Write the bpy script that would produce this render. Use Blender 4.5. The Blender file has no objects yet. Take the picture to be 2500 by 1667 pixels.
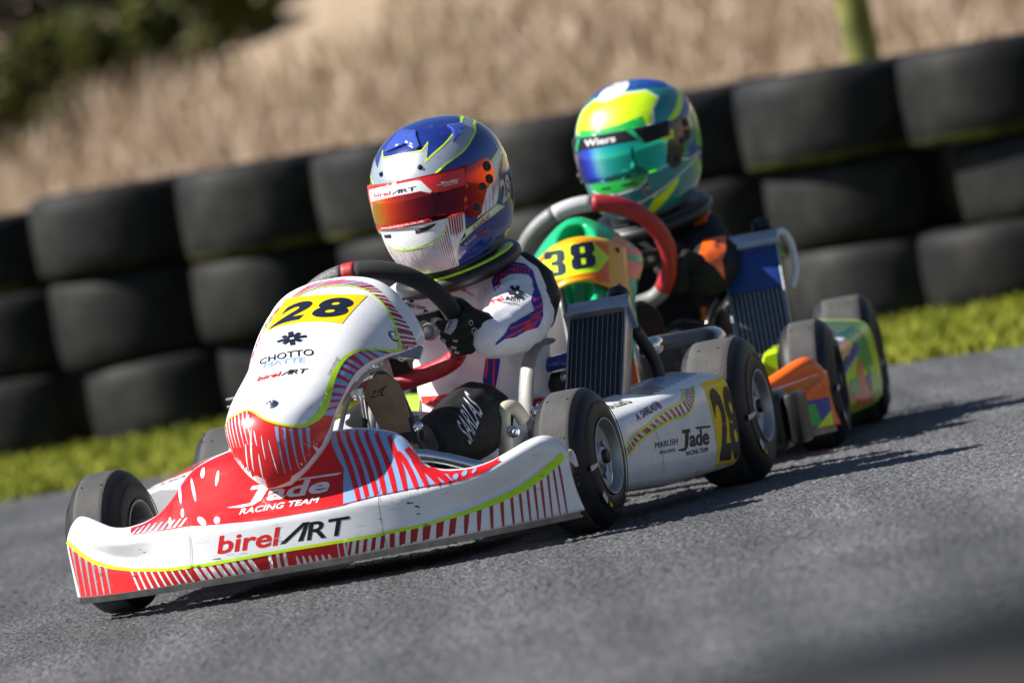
import bpy, bmesh, math, random
import numpy as np
from mathutils import Vector, Matrix, noise
from mathutils.bvhtree import BVHTree
from mathutils.geometry import delaunay_2d_cdt
R_ = math.radians
sc = bpy.context.scene
COL = sc.collection
random.seed(7)

# ------------------------------------------------------------------ camera
cam_d = bpy.data.cameras.new('camera')
cam = bpy.data.objects.new('camera', cam_d)
COL.objects.link(cam)
sc.camera = cam
cam_d.sensor_fit = 'HORIZONTAL'
cam_d.sensor_width = 36
cam_d.lens = 321.4
cam_d.clip_start = 0.3
cam_d.clip_end = 3000
cam_d.dof.use_dof = True
cam_d.dof.focus_distance = 16.35
cam_d.dof.aperture_fstop = 5.4
cam_d.dof.aperture_blades = 9
_pitch, _roll = .0205, .1822          # a long lens, held tilted
_f = Vector((0, math.cos(_pitch), -math.sin(_pitch)))
_u0 = Vector((0, math.sin(_pitch), math.cos(_pitch)))
_r0 = Vector((1, 0, 0))
_r = _r0*math.cos(_roll) - _u0*math.sin(_roll)
_u = _r0*math.sin(_roll) + _u0*math.cos(_roll)
cam.matrix_world = Matrix(((_r.x, _u.x, -_f.x, 0), (_r.y, _u.y, -_f.y, 0), (_r.z, _u.z, -_f.z, .6938), (0, 0, 0, 1)))

# ------------------------------------------------------------------ sky and sun
SUN_EL, SUN_AZ = R_(43), R_(-93)      # azimuth measured from +Y towards +X: the sun stands to the left of the camera
wd = bpy.data.worlds.new('World')
sc.world = wd
wd.use_nodes = True
nt = wd.node_tree
bg = nt.nodes['Background']
sky = nt.nodes.new('ShaderNodeTexSky')
sky.sky_type = 'NISHITA'
sky.sun_disc = False
sky.sun_elevation = SUN_EL
sky.sun_rotation = SUN_AZ
sky.air_density = .8
sky.dust_density = .2
nt.links.new(sky.outputs[0], bg.inputs[0])
bg.inputs[1].default_value = .05
sd = bpy.data.lights.new('sun', 'SUN')
sd.energy = 5.0
sd.angle = R_(.55)
sd.color = (1, .96, .90)
sun = bpy.data.objects.new('sun', sd)
COL.objects.link(sun)
_s = Vector((math.sin(SUN_AZ)*math.cos(SUN_EL), math.cos(SUN_AZ)*math.cos(SUN_EL), math.sin(SUN_EL)))
sun.rotation_euler = _s.to_track_quat('Z', 'Y').to_euler()
vs = sc.view_settings
vs.view_transform = 'Standard'
vs.look = 'None'
vs.exposure = 0.85
vs.gamma = 1
vs.use_curve_mapping = False

# ------------------------------------------------------------------ helpers
def tag(o, label=None, cat=None, group=None, kind=None):
    for k, v in (('label', label), ('category', cat), ('group', group), ('kind', kind)):
        if v: o[k] = v
    return o

def link(o, parent=None):
    COL.objects.link(o)
    if parent: o.parent = parent
    return o

def empty(name, loc=(0, 0, 0), rot=(0, 0, 0), parent=None):
    o = bpy.data.objects.new(name, None)
    o.location = loc; o.rotation_euler = rot
    o.empty_display_size = .1
    return link(o, parent)

def mesh(name, v, f, mat, parent=None, smooth=True, fm=None, loc=None, rot=None):
    me = bpy.data.meshes.new(name)
    me.from_pydata([tuple(p) for p in v], [], f)
    for m in (mat if isinstance(mat, (list, tuple)) else [mat]): me.materials.append(m)
    if fm is not None: me.polygons.foreach_set('material_index', fm)
    if smooth: me.polygons.foreach_set('use_smooth', [True]*len(f))
    me.update()
    o = bpy.data.objects.new(name, me)
    if loc: o.location = loc
    if rot: o.rotation_euler = rot
    return link(o, parent)

def from_bm(name, bm, mat, parent=None, smooth=False, loc=None, rot=None):
    me = bpy.data.meshes.new(name)
    bm.to_mesh(me); bm.free()
    for m in (mat if isinstance(mat, (list, tuple)) else [mat]): me.materials.append(m)
    if smooth: me.polygons.foreach_set('use_smooth', [True]*len(me.polygons))
    o = bpy.data.objects.new(name, me)
    if loc: o.location = loc
    if rot: o.rotation_euler = rot
    return link(o, parent)

def sharp(o, deg=35):
    """smooth shading with edges sharper than deg kept hard"""
    me = o.data
    me.polygons.foreach_set('use_smooth', [True]*len(me.polygons))
    me.set_sharp_from_angle(angle=R_(deg))
    return o

class MB:
    """collects shapes into one mesh"""
    def __init__(s): s.v = []; s.f = []; s.m = []
    def add(s, v, f, m=0):
        n = len(s.v); s.v += [tuple(p) for p in v]; s.f += [tuple(i+n for i in q) for q in f]; s.m += [m]*len(f); return s
    def build(s, name, mat, parent=None, smooth=True, **k): return mesh(name, s.v, s.f, mat, parent, smooth, s.m, **k)

def g_grid(rows, cu=False, cv=False):
    nr, nc = len(rows), len(rows[0])
    v = [p for r in rows for p in r]
    f = []
    for i in range(nr if cv else nr-1):
        for j in range(nc if cu else nc-1):
            a, b = i*nc+j, i*nc+(j+1) % nc
            c, d = ((i+1) % nr)*nc+(j+1) % nc, ((i+1) % nr)*nc+j
            f.append((a, b, c, d))
    return v, f

def spline(pts, n, closed=False):
    """Catmull-Rom through points, n samples in all"""
    P = [np.array(p, float) for p in pts]
    L = len(P)
    out = []
    segs = L if closed else L-1
    for i in range(n):
        t = i/(n if closed else n-1)*segs
        k = min(int(t), segs-1); u = t-k
        if closed: a, b, c, d = P[(k-1) % L], P[k % L], P[(k+1) % L], P[(k+2) % L]
        else: b, c = P[k], P[k+1]; a = P[k-1] if k > 0 else 2*b-c; d = P[k+2] if k+2 < L else 2*c-b
        out.append(.5*((2*b)+(c-a)*u+(2*a-5*b+4*c-d)*u*u+(3*b-a-3*c+d)*u**3))
    return out

def g_tube(path, r, n=10, closed=False, caps=True, sq=None):
    """tube along a path; r number or list; sq=(a,b) scales the section"""
    P = [Vector(p) for p in path]
    L = len(P)
    rr = r if isinstance(r, (list, tuple)) else [r]*L
    T = []
    for i in range(L):
        a = P[(i-1) % L] if closed or i > 0 else P[0]
        b = P[(i+1) % L] if closed or i < L-1 else P[-1]
        T.append((b-a).normalized())
    up = Vector((0, 0, 1)) if abs(T[0].z) < .9 else Vector((1, 0, 0))
    nrm = (up-T[0]*up.dot(T[0])).normalized()
    rows = []
    for i in range(L):
        if i: nrm = (nrm-T[i]*nrm.dot(T[i])).normalized()
        bn = T[i].cross(nrm)
        sa, sb = sq or (1, 1)
        rows.append([P[i]+(nrm*math.cos(2*math.pi*k/n)*sa+bn*math.sin(2*math.pi*k/n)*sb)*rr[i] for k in range(n)])
    v, f = g_grid(rows, cu=True, cv=closed)
    if caps and not closed:
        f = f+[tuple(range(n-1, -1, -1)), tuple((L-1)*n+k for k in range(n))]
    return v, f

def g_lathe(prof, n=48, c=(0, 0, 0), axis='x', cap=False):
    rows = []
    for a, r in prof:
        row = []
        for k in range(n):
            t = 2*math.pi*k/n
            p, q = r*math.cos(t), r*math.sin(t)
            row.append({'x': (c[0]+a, c[1]+p, c[2]+q), 'y': (c[0]+p, c[1]+a, c[2]+q), 'z': (c[0]+p, c[1]+q, c[2]+a)}[axis])
        rows.append(row)
    v, f = g_grid(rows, cu=True)
    if cap:
        f = f+[tuple(range(n)), tuple((len(prof)-1)*n+k for k in range(n-1, -1, -1))]
    return v, f

def g_box(c, s, rot=None, bev=0, seg=2):
    bm = bmesh.new()
    bmesh.ops.create_cube(bm, size=1)
    for v in bm.verts: v.co = Vector((v.co.x*s[0], v.co.y*s[1], v.co.z*s[2]))
    if bev: bmesh.ops.bevel(bm, geom=bm.edges[:], offset=bev, segments=seg, affect='EDGES', profile=.5)
    M = Matrix.Rotation(0, 3, 'X')
    if rot is not None:
        from mathutils import Euler
        M = Euler(rot).to_matrix()
    v = [tuple(M @ q.co+Vector(c)) for q in bm.verts]
    bm.verts.index_update()
    f = [tuple(q.index for q in p.verts) for p in bm.faces]
    bm.free()
    return v, f

def shell(v, f, t):
    """thickens an open sheet inwards by t: returns v, f of the closed sheet"""
    bm = bmesh.new()
    vs_ = [bm.verts.new(p) for p in v]
    for q in f:
        try: bm.faces.new([vs_[i] for i in q])
        except ValueError: pass
    bmesh.ops.remove_doubles(bm, verts=bm.verts, dist=1e-5)
    bm.normal_update()
    bmesh.ops.solidify(bm, geom=bm.faces[:], thickness=t)
    bm.verts.index_update()
    v2 = [tuple(q.co) for q in bm.verts]
    f2 = [tuple(q.index for q in p.verts) for p in bm.faces]
    bm.free()
    return v2, f2

def lerp_tab(tab, x):
    xs = [t[0] for t in tab]
    return float(np.interp(x, xs, [t[1] for t in tab]))

def blob(name, caps, mat, parent, voxel=.008, smooth=6, wrinkle=0, wfreq=18, loc=None, rot=None, fold=None, keep=True):
    """one continuous skin over tapered limbs: caps = (p0, r0, p1, r1)"""
    v, f = [], []
    for p0, r0, p1, r1 in caps:
        bm = bmesh.new()
        for p, r in ((p0, r0), (p1, r1)):
            rx = r if isinstance(r, (tuple, list)) else (r, r, r)
            m = Matrix.Translation(Vector(p)) @ Matrix.Diagonal((rx[0], rx[1], rx[2], 1))
            bmesh.ops.create_icosphere(bm, subdivisions=2, radius=1, matrix=m)
        h = bmesh.ops.convex_hull(bm, input=bm.verts)
        bmesh.ops.delete(bm, geom=[g for g in h['geom_interior'] if isinstance(g, bmesh.types.BMVert)], context='VERTS')
        bm.verts.index_update()
        n = len(v)
        v += [tuple(q.co) for q in bm.verts]
        f += [tuple(q.index+n for q in p.verts) for p in bm.faces]
        bm.free()
    me = bpy.data.meshes.new('tmp'); me.from_pydata(v, [], f)
    o = bpy.data.objects.new('tmp', me); COL.objects.link(o)
    md = o.modifiers.new('r', 'REMESH'); md.mode = 'VOXEL'; md.voxel_size = voxel
    if smooth:
        ms = o.modifiers.new('s', 'SMOOTH'); ms.iterations = smooth; ms.factor = .5
    dg = bpy.context.evaluated_depsgraph_get()
    m2 = bpy.data.meshes.new_from_object(o.evaluated_get(dg))
    bpy.data.objects.remove(o); bpy.data.meshes.remove(me)
    m2.name = name
    if wrinkle:
        nr = [w.normal.copy() for w in m2.vertices]
        for i, w in enumerate(m2.vertices):
            c = w.co
            d = noise.noise(Vector((c.x*wfreq, c.y*wfreq*.8, c.z*wfreq)))*.6
            d += (1-abs(noise.noise(Vector((c.x*wfreq*1.3+5, c.y*wfreq+c.z*9, c.z*wfreq*1.5))))*2)*.45
            if fold: d = fold(c, d)
            w.co = c+nr[i]*d*wrinkle
    m2.materials.clear()
    m2.materials.append(mat)
    m2.polygons.foreach_set('use_smooth', [True]*len(m2.polygons))
    m2.update()
    o = bpy.data.objects.new(name, m2)
    if loc: o.location = loc
    if rot: o.rotation_euler = rot
    return link(o, parent)

# ------------------------------------------------------------------ flat print laid on curved surfaces
def text_ve(body, bold=0, shear=0, space=1):
    """outline of a line of type: unit cap height 1, starting at x=0 -> (verts, edges)"""
    cu = bpy.data.curves.new('t', 'FONT')
    cu.body = body; cu.size = 1; cu.offset = bold; cu.shear = shear; cu.space_character = space
    cu.resolution_u = 5
    o = bpy.data.objects.new('t', cu); COL.objects.link(o)
    dg = bpy.context.evaluated_depsgraph_get(); dg.update()
    me = bpy.data.meshes.new_from_object(o.evaluated_get(dg))
    cnt = {}
    for p in me.polygons:
        for e in p.edge_keys: cnt[e] = cnt.get(e, 0)+1
    E = [e for e, c in cnt.items() if c == 1]
    used = sorted({i for e in E for i in e}); mp = {i: k for k, i in enumerate(used)}
    V = np.array([me.vertices[i].co[:2] for i in used])
    bpy.data.objects.remove(o); bpy.data.curves.remove(cu); bpy.data.meshes.remove(me)
    x0, x1 = V[:, 0].min(), V[:, 0].max()
    V[:, 0] -= x0
    return V/.729, [(mp[a], mp[b]) for a, b in E], (x1-x0)/.729

def text_at(body, p0, p1, h, bold=0, shear=0, up=None, space=1):
    """type whose baseline runs p0 -> p1 and whose capitals are h tall"""
    V, E, w = text_ve(body, bold, shear, space)
    p0 = np.array(p0, float); ax = (np.array(p1, float)-p0)
    a = np.linalg.norm(ax)
    n = np.array((-ax[1], ax[0]))/a if up is None else np.array(up, float)/np.linalg.norm(up)
    return p0+np.outer(V[:, 0]/w, ax)+np.outer(V[:, 1]*h, n), E

def poly(*loops):
    V, E = [], []
    for lp in loops:
        n = len(V); L = len(lp)
        V += [tuple(p) for p in lp]; E += [(n+i, n+(i+1) % L) for i in range(L)]
    return np.array(V, float), E

def join_ve(*vs_):
    V, E = [], []
    for v, e in vs_:
        n = len(V); V += [tuple(p) for p in v]; E += [(a+n, b+n) for a, b in e]
    return np.array(V, float), E

def band(pts, w):
    """a ribbon of width w (number or list) along a 2-D polyline"""
    P = [np.array(p, float) for p in pts]; L = len(P)
    A, B = [], []
    for i in range(L):
        t = P[min(i+1, L-1)]-P[max(i-1, 0)]; t /= (np.linalg.norm(t)+1e-9)
        n = np.array((-t[1], t[0])); ww = (w[i] if isinstance(w, (list, tuple)) else w)/2
        A.append(tuple(P[i]+n*ww)); B.append(tuple(P[i]-n*ww))
    return poly(A+B[::-1])

def decal(name, ve, surf, mat, parent, off=.0006, g=.008, scale=(1, 1)):
    """a thin printed film: outline in the surface's own two coordinates, laid on it; surf(a, b) -> (point, normal) or None"""
    V, E = ve
    V = np.asarray(V, float)
    S = np.array(scale)
    pts = [Vector(p) for p in V*S]; ed = []
    for a, b in E:
        A, B = pts[a], pts[b]
        n = max(1, int((B-A).length/g))
        prev = a
        for k in range(1, n):
            pts.append(A.lerp(B, k/n)); ed.append((prev, len(pts)-1)); prev = len(pts)-1
        ed.append((prev, b))
    Ea = np.array([[V[a]*S, V[b]*S] for a, b in E])
    def inside(q):
        y0, y1 = Ea[:, 0, 1], Ea[:, 1, 1]
        x0, x1 = Ea[:, 0, 0], Ea[:, 1, 0]
        c = ((y0 > q[1]) != (y1 > q[1]))
        if not c.any(): return False
        xi = x0[c]+(q[1]-y0[c])*(x1[c]-x0[c])/(y1[c]-y0[c])
        return int((xi > q[0]).sum()) % 2 == 1
    lo, hi = (V*S).min(0), (V*S).max(0)
    x = lo[0]+g/2; k = 0
    while x < hi[0]:
        y = lo[1]+g*(.25 if k % 2 else .75)
        while y < hi[1]:
            if inside((x, y)): pts.append(Vector((x, y)))
            y += g
        x += g*.87; k += 1
    cv, ce, cf, *_ = delaunay_2d_cdt(pts, ed, [], 0, 1e-6)
    W = [surf(p.x/S[0], p.y/S[1]) for p in cv]
    keep = []
    for t in cf:
        if any(W[i] is None for i in t): continue
        q = (cv[t[0]]+cv[t[1]]+cv[t[2]])/3
        if inside(q): keep.append(tuple(t))
    if not keep: return None
    used = sorted({i for t in keep for i in t}); mp = {i: k for k, i in enumerate(used)}
    vv = [Vector(W[i][0])+Vector(W[i][1])*off for i in used]
    fs = []
    for t in keep:
        a, b, c = (mp[i] for i in t)
        n = (vv[b]-vv[a]).cross(vv[c]-vv[a])
        nn = Vector(W[t[0]][1])
        fs.append((a, b, c) if n.dot(nn) > 0 else (a, c, b))
    return mesh(name, vv, fs, mat, parent)

def proj(o, du, dv, d, far=2., snap=.012):
    """surf function: plane coordinates (a, b) along du, dv, projected along d onto object o (in o's own frame)"""
    bv = BVHTree.FromPolygons([v.co for v in o.data.vertices], [tuple(p.vertices) for p in o.data.polygons])
    du, dv, d = Vector(du), Vector(dv), Vector(d).normalized()
    last = [far]
    def s(a, b):
        o_ = du*a+dv*b-d*far
        h = bv.ray_cast(o_, d)
        if h[0] is None:                       # just past the rim: fold onto the rim
            h = bv.find_nearest(o_+d*last[0])
            if h[0] is None or h[3] > snap: return None
        else: last[0] = h[3]
        n = h[1]
        if n.dot(d) > 0: n = -n
        return h[0], n
    return s

# ------------------------------------------------------------------ materials
def principled(name):
    m = bpy.data.materials.new(name); m.use_nodes = True
    return m, m.node_tree, m.node_tree.nodes['Principled BSDF']

def mat(name, col, rough=.5, metal=0, coat=0, var=0, vs=20, bump=0, bs=200, spec=.5, rv=0, sheen=0):
    """plain surface with a little uneven tone (var), relief (bump) and gloss (rv)"""
    m, t, b = principled(name)
    b.inputs['Base Color'].default_value = (*col, 1)
    b.inputs['Roughness'].default_value = rough
    b.inputs['Metallic'].default_value = metal
    b.inputs['Coat Weight'].default_value = coat
    b.inputs['Coat Roughness'].default_value = .05
    b.inputs['Specular IOR Level'].default_value = spec
    if sheen: b.inputs['Sheen Weight'].default_value = sheen
    if var or bump or rv:
        tc = t.nodes.new('ShaderNodeTexCoord')
    if var or rv:
        nz = t.nodes.new('ShaderNodeTexNoise'); nz.inputs['Scale'].default_value = vs; nz.inputs['Detail'].default_value = 6
        t.links.new(tc.outputs['Object'], nz.inputs['Vector'])
    if var:
        mx = t.nodes.new('ShaderNodeMix'); mx.data_type = 'RGBA'
        mx.inputs[6].default_value = (*[c*(1-var) for c in col], 1)
        mx.inputs[7].default_value = (*[min(1, c*(1+var)) for c in col], 1)
        cr = t.nodes.new('ShaderNodeMapRange'); cr.inputs[1].default_value = .3; cr.inputs[2].default_value = .7
        t.links.new(nz.outputs[0], cr.inputs[0]); t.links.new(cr.outputs[0], mx.inputs[0]); t.links.new(mx.outputs[2], b.inputs['Base Color'])
    if rv:
        c2 = t.nodes.new('ShaderNodeMapRange'); c2.inputs[1].default_value = .3; c2.inputs[2].default_value = .7
        c2.inputs[3].default_value = rough-rv; c2.inputs[4].default_value = rough+rv
        t.links.new(nz.outputs[0], c2.inputs[0]); t.links.new(c2.outputs[0], b.inputs['Roughness'])
    if bump:
        n2 = t.nodes.new('ShaderNodeTexNoise'); n2.inputs['Scale'].default_value = bs; n2.inputs['Detail'].default_value = 4
        t.links.new(tc.outputs['Object'], n2.inputs['Vector'])
        bp = t.nodes.new('ShaderNodeBump'); bp.inputs['Strength'].default_value = bump; bp.inputs['Distance'].default_value = .002
        t.links.new(n2.outputs[0], bp.inputs['Height']); t.links.new(bp.outputs[0], b.inputs['Normal'])
    return m

def srgb(h):
    h = h.lstrip('#')
    c = [int(h[i:i+2], 16)/255 for i in (0, 2, 4)]
    return tuple(x/12.92 if x <= .04045 else ((x+.055)/1.055)**2.4 for x in c)

def wrap(name, col, **k):
    d = dict(rough=.30, coat=.10, var=.05, vs=9, rv=.08)
    d.update(k)
    m = mat(name, col, **d)
    # road film: faint grey-brown specks and wipes over the print
    t = m.node_tree; b = t.nodes['Principled BSDF']
    tc = t.nodes.new('ShaderNodeTexCoord'); mp = t.nodes.new('ShaderNodeMapping'); mp.inputs['Scale'].default_value = (1, 1, 3.5)
    t.links.new(tc.outputs['Object'], mp.inputs[0])
    n = t.nodes.new('ShaderNodeTexNoise'); n.inputs['Scale'].default_value = 26; n.inputs['Detail'].default_value = 9; n.inputs['Roughness'].default_value = .75
    t.links.new(mp.outputs[0], n.inputs['Vector'])
    r = t.nodes.new('ShaderNodeMapRange'); r.inputs[1].default_value = .56; r.inputs[2].default_value = .80; r.inputs[3].default_value = 0; r.inputs[4].default_value = .55
    t.links.new(n.outputs[0], r.inputs[0])
    mx = t.nodes.new('ShaderNodeMix'); mx.data_type = 'RGBA'
    src = b.inputs['Base Color'].links[0].from_socket
    t.links.new(r.outputs[0], mx.inputs[0]); t.links.new(src, mx.inputs[6]); mx.inputs[7].default_value = (.16, .145, .125, 1)
    t.links.new(mx.outputs[2], b.inputs['Base Color'])
    return m

# ------------------------------------------------------------------ setting: track, verge, hillside
ED = np.array((.694, -.72)); EN = np.array((.72, .694)); E0 = np.array((-.1, 23.75))   # the track's far edge runs along ED, EN points off the track
def edge_pt(t, n): return E0+ED*t+EN*n

def asphalt_mat():
    m, t, b = principled('asphalt')
    tc = t.nodes.new('ShaderNodeTexCoord')
    def nz(s, d=3, r=.6):
        n = t.nodes.new('ShaderNodeTexNoise'); n.inputs['Scale'].default_value = s; n.inputs['Detail'].default_value = d; n.inputs['Roughness'].default_value = r
        t.links.new(tc.outputs['Object'], n.inputs['Vector']); return n
    vo = t.nodes.new('ShaderNodeTexVoronoi'); vo.inputs['Scale'].default_value = 130
    t.links.new(tc.outputs['Object'], vo.inputs['Vector'])
    ramp = t.nodes.new('ShaderNodeValToRGB')
    ramp.color_ramp.elements[0].position = .25; ramp.color_ramp.elements[0].color = (.028, .029, .033, 1)
    ramp.color_ramp.elements[1].position = .75; ramp.color_ramp.elements[1].color = (.185, .186, .191, 1)
    sep = t.nodes.new('ShaderNodeSeparateColor'); t.links.new(vo.outputs['Color'], sep.inputs[0])
    n1 = nz(260, 3)
    add = t.nodes.new('ShaderNodeMath'); add.operation = 'MULTIPLY_ADD'; add.inputs[1].default_value = .45
    t.links.new(sep.outputs[0], add.inputs[0])
    ml = t.nodes.new('ShaderNodeMath'); ml.operation = 'MULTIPLY'; ml.inputs[1].default_value = .55; t.links.new(n1.outputs[0], ml.inputs[0])
    t.links.new(ml.outputs[0], add.inputs[2]); t.links.new(add.outputs[0], ramp.inputs[0])
    big = nz(.9, 6, .65)
    mr = t.nodes.new('ShaderNodeMapRange'); mr.inputs[1].default_value = .3; mr.inputs[2].default_value = .7; mr.inputs[3].default_value = .68; mr.inputs[4].default_value = 1.22
    t.links.new(big.outputs[0], mr.inputs[0])
    mp = t.nodes.new('ShaderNodeMapping'); mp.inputs['Rotation'].default_value = (0, 0, .27); mp.inputs['Scale'].default_value = (5.5, .22, 1)
    t.links.new(tc.outputs['Object'], mp.inputs[0])
    stn = t.nodes.new('ShaderNodeTexNoise'); stn.inputs['Scale'].default_value = 1; stn.inputs['Detail'].default_value = 4; t.links.new(mp.outputs[0], stn.inputs['Vector'])
    sr = t.nodes.new('ShaderNodeMapRange'); sr.inputs[1].default_value = .35; sr.inputs[2].default_value = .62; sr.inputs[3].default_value = .62; sr.inputs[4].default_value = 1.08
    t.links.new(stn.outputs[0], sr.inputs[0])
    mm = t.nodes.new('ShaderNodeMath'); mm.operation = 'MULTIPLY'; t.links.new(mr.outputs[0], mm.inputs[0]); t.links.new(sr.outputs[0], mm.inputs[1])
    mr = mm
    hsv = t.nodes.new('ShaderNodeHueSaturation'); t.links.new(ramp.outputs[0], hsv.inputs['Color']); t.links.new(mr.outputs[0], hsv.inputs['Value'])
    t.links.new(hsv.outputs[0], b.inputs['Base Color'])
    b.inputs['Roughness'].default_value = .72
    b.inputs['Specular IOR Level'].default_value = .45
    bp = t.nodes.new('ShaderNodeBump'); bp.inputs['Strength'].default_value = .9; bp.inputs['Distance'].default_value = .005
    bm2 = t.nodes.new('ShaderNodeMath'); bm2.operation = 'SUBTRACT'; t.links.new(n1.outputs[0], bm2.inputs[0]); t.links.new(vo.outputs['Distance'], bm2.inputs[1])
    t.links.new(bm2.outputs[0], bp.inputs['Height']); t.links.new(bp.outputs[0], b.inputs['Normal'])
    return m

def field_mat(name, cols, s1, s2, rough=.9, attr=False):
    """soil or blades: colour drifting between the given tones"""
    m, t, b = principled(name)
    tc = t.nodes.new('ShaderNodeTexCoord')
    n1 = t.nodes.new('ShaderNodeTexNoise'); n1.inputs['Scale'].default_value = s1; n1.inputs['Detail'].default_value = 5
    n2 = t.nodes.new('ShaderNodeTexNoise'); n2.inputs['Scale'].default_value = s2; n2.inputs['Detail'].default_value = 2
    for n in (n1, n2): t.links.new(tc.outputs['Object'], n.inputs['Vector'])
    a = t.nodes.new('ShaderNodeMath'); a.operation = 'MULTIPLY_ADD'; a.inputs[1].default_value = .5; a.inputs[2].default_value = 0
    t.links.new(n2.outputs[0], a.inputs[0])
    a2 = t.nodes.new('ShaderNodeMath'); a2.operation = 'MULTIPLY_ADD'; a2.inputs[1].default_value = .5
    t.links.new(n1.outputs[0], a2.inputs[0]); t.links.new(a.outputs[0], a2.inputs[2])
    rp = t.nodes.new('ShaderNodeValToRGB')
    e = rp.color_ramp.elements
    while len(e) < len(cols): e.new(.5)
    for i, c in enumerate(cols):
        e[i].position = .34+.32*i/(len(cols)-1); e[i].color = (*c, 1)
    t.links.new(a2.outputs[0], rp.inputs[0]); t.links.new(rp.outputs[0], b.inputs['Base Color'])
    b.inputs['Roughness'].default_value = rough; b.inputs['Specular IOR Level'].default_value = .2
    return m

m_asphalt = asphalt_mat()
m_turf = field_mat('turf_soil', [(.05, .07, .015), (.10, .12, .02)], 3, 30)
m_grass = field_mat('grass_blade', [(.15, .17, .010), (.22, .24, .014), (.29, .29, .03)], 1.2, 6, .6)
m_dry = field_mat('dry_grass_blade', [(.20, .18, .075), (.29, .21, .125), (.43, .325, .235), (.52, .415, .31), (.41, .30, .21), (.26, .235, .11)], .45, 4, .8)
m_drysoil = field_mat('dry_soil', [(.28, .21, .14), (.40, .31, .22)], .5, 5)

# ground sheet, then the track 4 mm above it
v, f = g_grid([[(x, y, -.012) for x in (-1200, 0, 1200)] for y in (-600, 0, 1500)])
tag(mesh('ground', v, f, m_turf, smooth=False), kind='structure')
q = [edge_pt(-260, 0), edge_pt(260, 0), edge_pt(260, -140), edge_pt(-260, -140)]
tag(mesh('race_track', [(p[0], p[1], -.006) for p in q], [(0, 3, 2, 1)], m_asphalt, smooth=False), kind='structure')

# the stretch the karts run on, with the chippings of the surface as real relief
_nx, _ny = 760, 1150
_gx = np.linspace(-1.75, 1.75, _nx); _gy = np.linspace(9.6, 25.2, _ny)
_rs = np.random.RandomState(5)
_h = _rs.rand(_ny, _nx).astype(np.float32)
_h = .55*_h+.45*(np.roll(_h, 1, 1)*.5+np.roll(_h, 1, 0)*.5)
_lo = _rs.rand(_ny//12+2, _nx//30+2)
_lo = np.kron(_lo, np.ones((12, 30)))[:_ny, :_nx]
for _ in range(3):
    for ax, r in ((0, 12), (1, 30)):
        c_ = np.cumsum(np.pad(_lo, [(r, r) if a == ax else (0, 0) for a in (0, 1)], mode='edge'), axis=ax)
        _lo = (np.take(c_, range(2*r, c_.shape[ax]), axis=ax)-np.take(c_, range(0, c_.shape[ax]-2*r), axis=ax))/(2*r)
        _lo = _lo[:_ny, :_nx]
_z = -.0022+.0034*np.clip((_h-.38)/.5, 0, 1)**1.3+.004*(_lo-.5)
_ex = np.clip(np.minimum(np.arange(_nx), _nx-1-np.arange(_nx))/22., 0, 1)[None, :]*np.clip(np.minimum(np.arange(_ny), _ny-1-np.arange(_ny))/10., 0, 1)[:, None]
_z = _z*_ex-.0095*(1-_ex)
_X, _Y = np.meshgrid(_gx+0*_gx, _gy)
_X = _X+(_rs.rand(_ny, _nx)-.5)*.003
_co = np.stack([_X, _Y, _z], -1).astype(np.float32)
_i = np.arange(_ny*_nx).reshape(_ny, _nx)
_q = np.stack([_i[:-1, :-1], _i[:-1, 1:], _i[1:, 1:], _i[1:, :-1]], -1).reshape(-1, 4)
_n = (_X-E0[0])*EN[0]+(_Y-E0[1])*EN[1]
_ok = (_n.reshape(-1)[_q] < .012).all(1)
_q = _q[_ok].astype(np.int32)
_me = bpy.data.meshes.new('track_surface')
_me.vertices.add(_ny*_nx); _me.vertices.foreach_set('co', _co.reshape(-1))
_me.loops.add(_q.size); _me.loops.foreach_set('vertex_index', _q.reshape(-1))
_me.polygons.add(len(_q)); _me.polygons.foreach_set('loop_start', np.arange(0, _q.size, 4, dtype=np.int32)); _me.polygons.foreach_set('loop_total', np.full(len(_q), 4, dtype=np.int32))
_me.update(calc_edges=True)
_me.materials.append(m_asphalt)
_o = bpy.data.objects.new('track_surface', _me); COL.objects.link(_o); tag(_o, kind='structure')
del _h, _lo, _z, _X, _Y, _co, _i, _q, _n, _ok

def hill_z(x, y):
    n = (x-E0[0])*EN[0]+(y-E0[1])*EN[1]
    if n < 16: return -.02
    d = n-16
    z = .30*d if d < 26 else .30*26+.12*(d-26)
    w = min(1, d/3)
    return z+w*.12*noise.noise(Vector((x*.23, y*.23, 0)))-.02
rows = []
for i in range(60):
    n = 15.5+(i/59)**1.7*170
    rows.append([(*edge_pt(t, n), 0) for t in np.linspace(-130, 130, 140)])
rows = [[(p[0], p[1], hill_z(p[0], p[1])) for p in r] for r in rows]
v, f = g_grid(rows)
tag(mesh('hillside', v, f, m_drysoil), kind='structure')

fq = [edge_pt(-130, 5.2), edge_pt(130, 5.2), edge_pt(130, 15.6), edge_pt(-130, 15.6)]
tag(mesh('dry_field', [(p[0], p[1], -.008) for p in fq], [(0, 1, 2, 3)], m_drysoil, smooth=False), kind='structure')

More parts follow.
